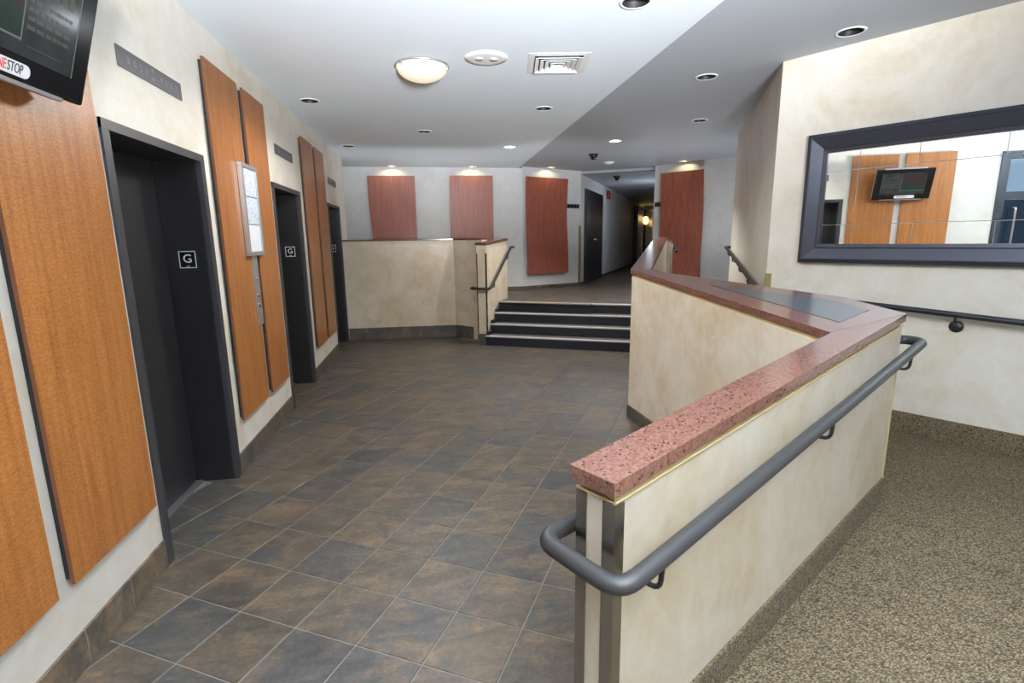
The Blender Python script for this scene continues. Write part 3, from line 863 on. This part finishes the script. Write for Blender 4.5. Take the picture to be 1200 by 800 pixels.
slab(inl, zv, 'cap_inlay', 'inlay', 0.0025, -0.0005, 0.0)['label'] = 'dark grey triangular inlay panel'
# steel corner angles of the post
for poly in ([sw(SP - .003, w0 - .003), sw(SP + .035, w0 - .003), sw(SP + .035, w0 + .001), sw(SP + .001, w0 + .001), sw(SP + .001, w0 + .038), sw(SP - .003, w0 + .038)],
             [sw(SP - .003, w1 - .034), sw(SP + .001, w1 - .034), sw(SP + .001, w1 - .001), sw(SP + .035, w1 - .001), sw(SP + .035, w1 + .003), sw(SP - .003, w1 + .003)]):
    z = zc1(SP) - REVEAL - 0.006
    MB().prism(poly, 0.0, z).build('steel_angle', 'steel', gw)
# corner bead at the far corner
MB().prism([sw(-.012, w0 - .004), sw(.002, w0 - .004), sw(.002, w0 + .03), sw(-.003, w0 + .03), sw(-.003, w0), sw(-.012, w0)], 0.27, 0.94).build('corner_bead', 'gold_paint', gw)
# slate skirting on the lobby side
sk = [(tuple(fa + Vector((0, 0))), tuple(KC + RD * 2.86 + RN * 0.012)), (tuple(fn_), tuple(fa)), (tuple(sw(SP + .04, w1)), tuple(fn_))]
skirting('baseboard_guard', sk, 0.115)
# carpet skirting on the ramp side and along the mirror wall
mb = MB()
q = [sw(SP + .035, w0), sw(0.004, w0), sw(0.004, w0 - .012), sw(SP + .035, w0 - .012)]
mb.prism(q, [zr(SP), zr(0), zr(0), zr(SP)], [zr(SP) + .14, zr(0) + .15, zr(0) + .15, zr(SP) + .14])
struct(mb.build('baseboard_ramp', 'carpet_base'))
struct(wall_line(MB(), MP - MD * 0.2, MP - MD * 7.5, -0.014, 0.1, 0.278).build('baseboard_right', 'carpet_base'))

# handrail round the post and up the guard wall
t = thing('ramp_handrail', 'thick grey tube handrail wrapping the post and climbing the near guard wall', 'handrail', p3(sw(-1.2, -.07), 0.78))
def zrl(s): return 1.027 + 0.1 * s
pts = [p3(sw(-2.18, 0.140), 0.785), p3(sw(-2.18, 0.215), 0.785), p3(sw(-2.425, 0.215), 0.785), p3(sw(-2.435, -0.068), 0.785), p3(sw(-2.30, -0.068), zrl(-2.30)),
       p3(sw(0.10, -0.068), zrl(0.10)), p3(sw(0.12, 0.05), 1.035), p3(sw(-0.005, 0.05), 1.035)]
MB().tube(pts, 0.0245, 18, 0.062, 6).build('rail', 'rail_metal', t)
for s in (-2.26, -1.13, -0.10):
    z = zrl(s)
    br = MB().tube([p3(sw(s, -0.068), z - .01), p3(sw(s, -0.062), z - 0.10), p3(sw(s, w0), z - 0.10)], 0.0075, 8, 0.03, 4).build('bracket', 'rail_black', t)
    MB().lathe(p3(sw(s, w0), z - 0.10), p3(-NW, 0), [(0.022, 0), (0.022, 0.004), (0.008, 0.008)], 14).build('flange', 'rail_black', br)

# rail on the mirror wall
t = thing('mirror_wall_handrail', 'dark tube handrail on the wall beneath the large framed mirror', 'handrail', p3(MC + MN * .07, 1.0))
def mw(s, o=0.0): return MC + MD * s + MN * o
def zmr(s): return 1.074 + 0.060 * s
MB().tube([p3(mw(0.75, 0.0), zmr(0.72)), p3(mw(0.75, 0.072), zmr(0.72)), p3(mw(-3.6, 0.072), zmr(-3.2))], 0.021, 14, 0.05, 5).build('rail', 'rail_black', t)
for s in (-0.46, -1.9, -3.2):
    z = zmr(s)
    br = MB().tube([p3(mw(s, 0.072), z - .01), p3(mw(s, 0.072), z - 0.05), p3(mw(s, 0.0), z - 0.085)], 0.008, 8, 0.02, 4).build('bracket', 'rail_black', t)
    MB().lathe(p3(mw(s), z - 0.085), p3(MN, 0), [(0.042, 0), (0.042, 0.005), (0.025, 0.014), (0.0, 0.016)], 20).build('flange', 'rail_black', br)

# rail on the ramp side wall beyond the corner
WD = (K - MP).normalized(); WN = Vector((-WD.y, WD.x))
t = thing('upper_ramp_handrail', 'dark tube handrail on the shaded side wall beyond the brass corner guard', 'handrail', p3(MP + WD * 1.5 + WN * .07, 1.1))
LW = (K - MP).length
def zw(d): return 1.125 + (1.442 - 1.125) * (d + .22) / (LW - .28 + .22)
MB().tube([p3(MP + WD * -.22 + WN * .072, 1.125), p3(MP + WD * (LW - .28) + WN * .072, 1.442), p3(MP + WD * (LW - 0.02) + WN * .072, 1.45), p3(MP + WD * (LW - 0.02), 1.45)], 0.021, 12, 0.05, 4).build('rail', 'rail_black', t)
for d in (0.6, 1.35, 2.1, 2.7):
    z = zw(d)
    MB().tube([p3(MP + WD * d + WN * .072, z - .01), p3(MP + WD * d + WN * .072, z - .07), p3(MP + WD * d, z - .08)], 0.008, 8, 0.025, 4).build('bracket', 'rail_black', t)

# far end post of the guard run: steel edges and a rail return
t = thing('run_end_post', 'pale plastered post at the far upper end of the guard wall run', 'post', p3(KC + RD * 3.95 + RN * 0.27, UP))
o2 = KC + RD * 3.93
MB().prism([o2 + RN * 0.15, o2 + RN * 0.25, o2 + RN * 0.25 + RD * 0.14, o2 + RN * 0.15 + RD * 0.14], UP, [1.575, 1.50, 1.50, 1.575]).build('wall_body', 'plaster_guard', t)
MB().prism([o2 + RN * 0.145 - RD * .01, o2 + RN * 0.255 - RD * .01, o2 + RN * 0.255 + RD * 0.15, o2 + RN * 0.145 + RD * 0.15], [1.578, 1.502, 1.502, 1.578], [1.612, 1.536, 1.536, 1.612]).build('granite_cap', 'granite', t)
MB().prism([o2 + RN * 0.225 - RD * .004, o2 + RN * 0.253 - RD * .004, o2 + RN * 0.253, o2 + RN * 0.225], UP, 1.46).build('steel_edge', 'steel', t)
MB().tube([p3(o2 + RN * 0.245 + RD * .02, 1.44), p3(o2 + RN * 0.315 + RD * .02, 1.44), p3(o2 + RN * 0.315 - RD * 0.5, 1.40)], 0.021, 10, 0.04, 4).build('rail_return', 'rail_black', t)

# brass corner guards
def corner_guard(lab, c, d1, d2, z0, z1, w=0.04, mat='brass_dull'):
    c, d1, d2 = V2(c), V2(d1).normalized(), V2(d2).normalized()
    out = -(d1 + d2); e = 0.004
    o = c - d1 * e - d2 * e
    poly = [o, o + d1 * (w + e), o + d1 * (w + e) + d2 * e, c, o + d2 * (w + e) + d1 * e, o + d2 * (w + e)]
    g = MB().prism(poly, z0, z1).build('corner_guard', mat)
    return tag(g, lab, 'corner guard', 'brass corner guards')
corner_guard('dull brass corner guard on the wall corner left of the mirror', MP, -MD, WD, 0.14, 1.28, 0.045)
corner_guard('shiny brass corner guard at the left edge of the corridor opening', R1, (R0 - R1), CD, UP + 0.06, 1.88, 0.05, 'brass')

# ------------------------------------------------------------------ mirror
t = thing('wall_mirror', 'wide wall mirror in a broad dark frame made of several mirror tiles', 'mirror', p3(mw(-0.5), 1.385))
MS1, MS0, MZ0, MZ1 = 0.613, -1.75, 1.385, 2.383
FW = 0.148
def rail_piece(p0, p1, inn, name):
    """mitred frame rail with a stepped profile; p0,p1 outer corners (s,z); inn: inward unit (s,z)"""
    prof = [(0.0, 0.0), (0.0, 0.040), (0.028, 0.055), (0.034, 0.050), (0.115, 0.022), (0.122, 0.030), (FW, 0.026), (FW, 0.0)]
    (sa, za), (sb, zb) = p0, p1
    vs = []
    ds, dz = (sb - sa), (zb - za); L = math.hypot(ds, dz); ds /= L; dz /= L
    for end in (0, 1):
        for u, h in prof:
            s = (sa if end == 0 else sb) + inn[0] * u + (ds * u if end == 0 else -ds * u)
            z = (za if end == 0 else zb) + inn[1] * u + (dz * u if end == 0 else -dz * u)
            p = mw(s, h + 0.001)
            vs.append((p.x, p.y, z))
    n = len(prof)
    fs = [(i, (i + 1) % n, n + (i + 1) % n, n + i) for i in range(n)] + [tuple(range(n - 1, -1, -1)), tuple(range(n, 2 * n))]
    return MB().add(vs, fs).build(name, 'mirror_frame', t)
rail_piece((MS1, MZ0), (MS1, MZ1), (-1, 0), 'frame_rail')
rail_piece((MS0, MZ1), (MS0, MZ0), (1, 0), 'frame_rail')
rail_piece((MS0, MZ1), (MS1, MZ1), (0, -1), 'frame_rail')
rail_piece((MS0, MZ0), (MS1, MZ0), (0, 1), 'frame_rail')
MB().prism([mw(MS1 - .05, 0.001), mw(MS0 + .05, 0.001), mw(MS0 + .05, 0.006), mw(MS1 - .05, 0.006)], MZ0 + .05, MZ1 - .05).build('backing', 'mirror_back', t)
zrows = [(1.50, 1.682, (0.245, -0.135, -0.58, -0.99, -1.4)), (1.682, 2.092, (0.245, -0.165, -0.58, -0.99, -1.4)[:1] + (-0.78, -1.19)), (2.092, 2.27, (0.245, -0.122, -0.58, -0.99, -1.4))]
for za, zb, ss in zrows:
    edges = [MS1 - 0.12] + list(ss) + [MS0 + 0.12]
    for a, b in zip(edges[:-1], edges[1:]):
        MB().prism([mw(a - .0022, 0.006), mw(b + .0022, 0.006), mw(b + .0022, 0.011), mw(a - .0022, 0.011)], za + .0022, zb - .0022).build('mirror_tile', 'mirror_glass', t)

# ------------------------------------------------------------------ red wood panels on the far walls (gently waved boards)
def wave_panel(lab, a, b, z0, z1, amp, ph, skew0=0.0, skew1=0.0, lean=0.0):
    a, b = V2(a), V2(b); d = (b - a).normalized(); n = Vector((d.y, -d.x))
    L = (b - a).length
    t = thing('waved_panel', lab, 'wall panel', p3((a + b) / 2, z0), 'red wood panels on the far walls')
    NZ = 14; vs = []; fs = []
    for back in (0, 1):
        for i in range(NZ + 1):
            f = i / NZ; z = z0 + (z1 - z0) * f
            h = 0.045 + amp * 1.2 + amp * math.sin(ph + f * 2 * PI * 0.8) + lean * f - back * 0.02
            for e in (0, 1):
                p = a + d * ((skew0 * math.sin(ph + f * 5.0)) if e == 0 else L + skew1 * math.sin(ph + 1 + f * 5.0)) + n * h
                vs.append((p.x, p.y, z))
    m_ = 2 * (NZ + 1)
    for i in range(NZ):
        k = 2 * i
        fs += [(k, k + 1, k + 3, k + 2), (m_ + k, m_ + k + 2, m_ + k + 3, m_ + k + 1), (k, k + 2, m_ + k + 2, m_ + k), (k + 1, m_ + k + 1, m_ + k + 3, k + 3)]
    fs += [(0, m_, m_ + 1, 1), (m_ - 2, m_ - 1, 2 * m_ - 1, 2 * m_ - 2)]
    MB().add(vs, fs, False).build('board', 'wood_mahogany', t)
    for zz in (z0 + 0.3, z1 - 0.3):
        q0, q1 = a + d * 0.1, b - d * 0.1
        MB().prism([q0 + n * .001, q1 + n * .001, q1 + n * 0.02, q0 + n * 0.02], zz, zz + 0.06).build('batten', 'black', t)
wave_panel('red-brown waved wood panel at far left above the ledge wall', (-1.075, 10.43), (-0.225, 10.43), 0.9, 2.81, 0.02, 0.4, 0.03, 0.0)
wave_panel('red-brown waved wood panel with a pale sheen above the ledge wall, second from left', (0.425, 10.43), (1.262, 10.43), 0.9, 2.82, 0.01, 2.0, 0.01, 0.0)
d_ = (R1 - R0).normalized()
wave_panel('red-brown waved wood panel on the far wall just left of the corridor', R0 + d_ * 0.055, R0 + d_ * 1.10, 0.90, 2.815, 0.02, 1.0, 0.0, 0.012)
d_ = (Q2 - Q1).normalized()
wave_panel('red-brown waved wood panel on the angled wall right of the corridor', Q1 + d_ * 0.20, Q1 + d_ * 1.04, 0.86, 2.82, 0.055, 3.0, 0.02, 0.015)
# skirtings of the far walls
struct(wall_line(MB(), R1, R0, 0.012, UP, UP + 0.065).build('baseboard_far_middle', 'slate_base'))
struct(wall_line(MB(), R0, (-2.35, 10.43), 0.012, UP, UP + 0.065).build('baseboard_far', 'slate_base'))
struct(wall_line(MB(), Q3, Q1, 0.012, UP, UP + 0.065).build('baseboard_far_right', 'slate_base'))
struct(wall_line(MB(), R1 + CD * 17, R1, 0.012, UP, UP + 0.065).build('baseboard_corridor', 'slate_base'))

# direction plaques beside the corridor
def plaque(lab, a, b, n, z0, z1):
    a, b = V2(a), V2(b); d = (b - a).normalized(); L = (b - a).length
    t = thing('direction_plaque', lab, 'sign', p3((a + b) / 2, z0), 'dark plaques beside the corridor')
    MB().prism([a, b, b + n * .006, a + n * .006], z0, z1).build('plate', 'plaque_grey', t)
    for k in range(4):
        q = a + d * (L * (k + 0.12) / 4); r = a + d * (L * (k + 0.88) / 4)
        MB().prism([q + n * .006, r + n * .006, r + n * .009, q + n * .009], z0 + 0.008, z1 - 0.008).build('number_panel', 'sign_black', t)
d_ = (R1 - R0).normalized(); n_ = Vector((d_.y, -d_.x))
plaque('small dark number plaque on the wall left of the corridor', R0 + d_ * 1.13, R0 + d_ * 1.46, n_, 2.235, 2.32)
d_ = (Q2 - Q1).normalized(); n_ = Vector((d_.y, -d_.x))
plaque('small dark number plaque on the wall right of the corridor', Q1 + d_ * 0.02, Q1 + d_ * 0.205, n_, 2.205, 2.295)

# ------------------------------------------------------------------ corridor
def cor(s, o=0.0): return R1 + CD * s + CN * o
t = struct(MB().prism([cor(0.38), cor(2.44), cor(2.44, .03), cor(0.38, .03)], UP, 2.68).build('door_4', 'dark_door'))
MB().prism([cor(0.45, .03), cor(1.40, .03), cor(1.40, .045), cor(0.45, .045)], UP + .01, 2.62).build('leaf', 'dark_door', t)
MB().prism([cor(1.41, .03), cor(2.38, .03), cor(2.38, .045), cor(1.41, .045)], UP + .01, 2.62).build('leaf', 'dark_door', t)
MB().lathe(p3(cor(1.32, .045), 1.58), p3(CN, 0), [(0.03, 0), (0.03, 0.01), (0.02, 0.05), (0.0, 0.055)], 14).build('knob', 'chrome', t)
t = struct(MB().prism([cor(8.9), cor(10.6), cor(10.6, .16), cor(8.9, .16)], UP, 2.78).build('door_5', 'dark_door'))
MB().tube([p3(cor(9.6, .16), 1.75), p3(cor(9.6, .23), 1.75), p3(cor(9.6, .23), 0.95), p3(cor(9.6, .16), 0.95)], 0.025, 10, 0.03, 3).build('pull_handle', 'chrome', t)
t = struct(MB().prism([cor(12.3), cor(15.0), cor(15.0, .10), cor(12.3, .10)], UP, 2.78).build('door_6', 'dark_door'))
MB().tube([p3(cor(13.2, .10), 1.75), p3(cor(13.2, .18), 1.75), p3(cor(13.2, .18), 0.95), p3(cor(13.2, .10), 0.95)], 0.025, 10, 0.03, 3).build('pull_handle', 'chrome', t)
for s, lab in ((11.3, 'glowing amber wall sconce in the corridor, the nearer one'), (16.0, 'glowing amber wall sconce in the corridor, the farther one')):
    z = 2.31
    t = thing('wall_sconce', lab, 'sconce', p3(cor(s), z - .15), 'amber sconces in the corridor')
    MB().prism([cor(s - .06), cor(s + .06), cor(s + .06, .02), cor(s - .06, .02)], z - .15, z + .15).build('backplate', 'brass', t)
    MB().lathe(p3(cor(s, .19), z - .17), (0, 0, 1), [(0.0, 0), (0.07, 0.03), (0.11, 0.12), (0.115, 0.2), (0.09, 0.3), (0.0, 0.34)], 18).build('shade', 'sconce_glass', t)
    lamp('sconce_light', 'POINT', p3(cor(s, .5), z + 0.1), 2.5, (1.0, 0.62, 0.25), radius=0.12).parent = None
lamp('corridor_fill', 'POINT', p3(Q1 + CD * 2.2 - CN * 0.25, 2.2), 16, (0.85, 0.92, 1.0), radius=0.1)  # added cool fill, out of sight round the corner, with no fitting
t = thing('fire_bell', 'round red fire bell high on the corridor wall above the dark door', 'bell', p3(cor(3.15), 2.62))
MB().lathe(p3(cor(3.15), 2.74), p3(CN, 0), [(0.05, 0), (0.05, 0.03), (0.115, 0.03), (0.12, 0.05), (0.09, 0.085), (0.03, 0.10), (0, 0.10)], 20).build('gong', 'red_bell', t)
MB().prism([cor(3.09), cor(3.21), cor(3.21, .03), cor(3.09, .03)], 2.69, 2.79).build('base', 'red_bell', t)

# ------------------------------------------------------------------ ceiling fittings
lab_l = ['recessed ceiling downlight above the middle lift door', 'recessed ceiling downlight near the far end of the lift wall',
         'recessed ceiling downlight behind the glass bowl lamp, mid lobby', 'recessed ceiling downlight nearest beyond the square air vent',
         'recessed ceiling downlight farthest back on the white ceiling near its edge', 'recessed ceiling downlight cut by the top of the frame on the white ceiling']
lab_r = ['white-ringed downlight on the grey ceiling nearest the mirror', 'white-ringed downlight on the grey ceiling left of the wall corner',
         'white-ringed downlight on the grey ceiling above the ramp, third from the mirror', 'small white-ringed downlight on the grey ceiling farthest back by the corridor']
def downlight(x, y, z, lab, lit=False, group='recessed ceiling downlights'):
    t = thing('downlight', lab, 'downlight', (x, y, z - .006), group)
    MB().lathe((x, y, z), (0, 0, -1), [(0.079, 0.0), (0.079, 0.005), (0.09, 0.006), (0.098, 0.001), (0.098, 0.0)], 28).build('trim_ring', 'trim_white', t)
    MB().lathe((x, y, z), (0, 0, 1), [(0.0785, -0.004), (0.0785, 0.10), (0.045, 0.125), (0, 0.125)], 24).build('baffle', 'dark_can', t)
    MB().lathe((x, y, z + .08), (0, 0, 1), [(0.0, 0), (0.035, 0.006), (0.045, 0.03), (0.03, 0.05)], 18).build('bulb', 'can_lamp' if lit else 'dark_can', t)
for (x, y), l in zip(DL_LEFT, lab_l): downlight(x, y, ZL, l)
for (x, y), l in zip(DL_RIGHT, lab_r): downlight(x, y, ZR, l)
for (x, y, z, pw) in ((DL_RIGHT[3][0], DL_RIGHT[3][1], ZR, 260), (DL_LEFT[4][0], DL_LEFT[4][1], ZL, 90)):
    lamp('downlight_light', 'SPOT', (x, y, z + 0.058), pw, (1.0, 0.96, 0.9), (x, y, 0), 0.016, rad(150), 0.3)
for (x, y), l in zip(WASH, ['lit wall-wash downlight above the far-left red panel', 'lit wall-wash downlight above the second red panel from left',
                            'lit wall-wash downlight above the red panel left of the corridor', 'lit wall-wash downlight above the red panel right of the corridor']):
    z = ZL if x < EDGE else ZR
    downlight(x, y, z, l, True, 'wall-wash downlights')
    lamp('downlight_light', 'SPOT', (x, y, z + 0.022), 4.5, (1.0, 0.86, 0.48), (x, y + .35, z - 1), 0.015, rad(165), 0.6)

# glass bowl lamp
LX, LY = 0.0, 4.53
t = thing('ceiling_lamp', 'lit frosted glass bowl ceiling lamp with three metal clips', 'lamp', (LX, LY, ZL - 0.13))
prof = [(0.205, 0.004), (0.203, 0.012)] + [(0.2 * math.cos(a), 0.012 + 0.105 * math.sin(a)) for a in [PI / 2 * k / 10 for k in range(1, 11)]]
MB().lathe((LX, LY, ZL), (0, 0, -1), prof, 40).build('glass_bowl', 'lamp_glass', t)
MB().lathe((LX, LY, ZL), (0, 0, -1), [(0.0, 0.0), (0.212, 0.0), (0.214, 0.010), (0.206, 0.014)], 40).build('rim', 'alu', t)
for k in range(3):
    a = rad(-20 + 120 * k)
    cxx, cyy = LX + 0.205 * math.cos(a), LY + 0.205 * math.sin(a)
    MB().box(cxx - .011, cxx + .011, cyy - .011, cyy + .011, ZL - 0.04, ZL - 0.004).build('clip', 'steel', t, 0.003)
lamp('ceiling_lamp_light', 'SPOT', (LX, LY, ZL - 0.16), 165, (1.0, 0.95, 0.88), (LX, LY, 0), 0.12, rad(172), 0.35)

# square four-way air vent
t = thing('air_vent', 'square white four-way air vent in the white ceiling', 'vent', (1.065, 4.345, ZL - .012))
vx, vy, va = 1.065, 4.345, rad(-9)
ex, ey = Vector((math.cos(va), math.sin(va), 0)), Vector((-math.sin(va), math.cos(va), 0)); ez = Vector((0, 0, -1))
vo = Vector((vx, vy, ZL))
MB().frame_box(vo, ex, ey, ez, -.2, .2, -.2, .2, 0.0, 0.001).build('throat_shade', 'dark_can', t)  # flat dark sheet in place of the shade behind the louvers
def sq_ring(r_out, z_out, r_in, z_in, name):
    vs = []
    for r, z in ((r_out, z_out), (r_in, z_in)):
        for a, b in ((-1, -1), (1, -1), (1, 1), (-1, 1)):
            vs.append(vo + ex * a * r + ey * b * r + ez * z)
    vs += [v + ez * 0.002 for v in vs]
    fs = []
    for k in range(4):
        k2 = (k + 1) % 4
        fs += [(k, k2, 4 + k2, 4 + k), (8 + k, 12 + k, 12 + k2, 8 + k2), (k, 8 + k, 8 + k2, k2), (4 + k, 4 + k2, 12 + k2, 12 + k)]
    MB().add(vs, fs).build(name, 'trim_white', t)
sq_ring(0.235, 0.001, 0.185, 0.004, 'frame')
for r in (0.180, 0.140, 0.100, 0.060):
    sq_ring(r, 0.020, r - 0.030, 0.004, 'louver')

# round speaker plate
t = thing('ceiling_speaker', 'round white ceiling plate with two grey slots beside the bowl lamp', 'ceiling plate', (0.49, 4.29, ZL - .02))
MB().lathe((0.49, 4.29, ZL), (0, 0, -1), [(0.165, 0), (0.163, 0.006), (0.13, 0.012), (0.10, 0.014), (0.0, 0.015)], 36).build('plate', 'trim_white', t)
for sx in (-0.055, 0.055):
    MB().lathe((0.49 + sx, 4.27, ZL - .0135), (0, 0, -1), [(0.034, 0), (0.032, 0.006), (0, 0.008)], 16).build('slot', 'slot_grey', t)
for (x, y, z, lab) in ((2.80, 8.85, ZR, 'black dome security camera on the grey ceiling before the corridor'), (4.12, 11.33, 2.94, 'black dome security camera on the ceiling inside the corridor')):
    t = thing('dome_camera', lab, 'camera', (x, y, z - .12), 'dome security cameras')
    MB().lathe((x, y, z), (0, 0, -1), [(0.075, 0), (0.075, 0.03), (0.06, 0.035)], 20).build('housing', 'black', t)
    MB().lathe((x, y, z), (0, 0, -1), [(0.058, 0.03), (0.055, 0.06), (0.035, 0.09), (0.0, 0.10)], 20).build('dome', 'tv_black', t)
t = thing('smoke_detector', 'small white smoke detector on the grey ceiling before the corridor', 'smoke detector', (3.39, 9.755, ZR - .04))
MB().lathe((3.39, 9.755, ZR), (0, 0, -1), [(0.10, 0), (0.10, 0.012), (0.075, 0.016)], 22).build('base', 'trim_white', t)
MB().lathe((3.39, 9.755, ZR), (0, 0, -1), [(0.075, 0.014), (0.06, 0.034), (0, 0.038)], 22).build('cover', 'trim_white', t)

# ------------------------------------------------------------------ entrance glazing behind the camera (seen in the mirror)
t = struct(MB().box(WX - .08, WX + .02, 0.62, 0.72, 0, 2.72).build('window_1', 'door_frame_dark'))
for y in (-0.45, -1.55, -2.66):
    MB().box(WX - .08, WX + .02, y - .05, y + .05, 0, 2.72).build('mullion', 'door_frame_dark', t)
for z in (0.05, 2.12, 2.67):
    MB().box(WX - .075, WX + .015, -2.66, 0.62, z - .05, z + .05).build('transom_bar', 'door_frame_dark', t)
for a, b in ((-0.40, 0.62), (-1.50, -0.50), (-2.61, -1.60)):
    MB().box(WX - .035, WX - .029, a, b, 0.1, 2.07).build('pane', 'glass', t)
    MB().box(WX - .035, WX - .029, a, b, 2.17, 2.62).build('pane', 'glass', t)
MB().tube([(WX + .02, 0.5, 1.95), (WX + .07, 0.5, 1.95), (WX + .07, 0.5, 0.95), (WX + .02, 0.5, 0.95)], 0.014, 10, 0.03, 3).build('pull_handle', 'chrome', t)
struct(MB().box(-3.3, -3.2, -2.8, 0.9, -0.02, 2.15).build('wall_vestibule', 'vestibule'))
struct(MB().box(-9, WX - .35, -8, 0.9, -0.1, -0.02).build('floor_outside', 'pavement'))
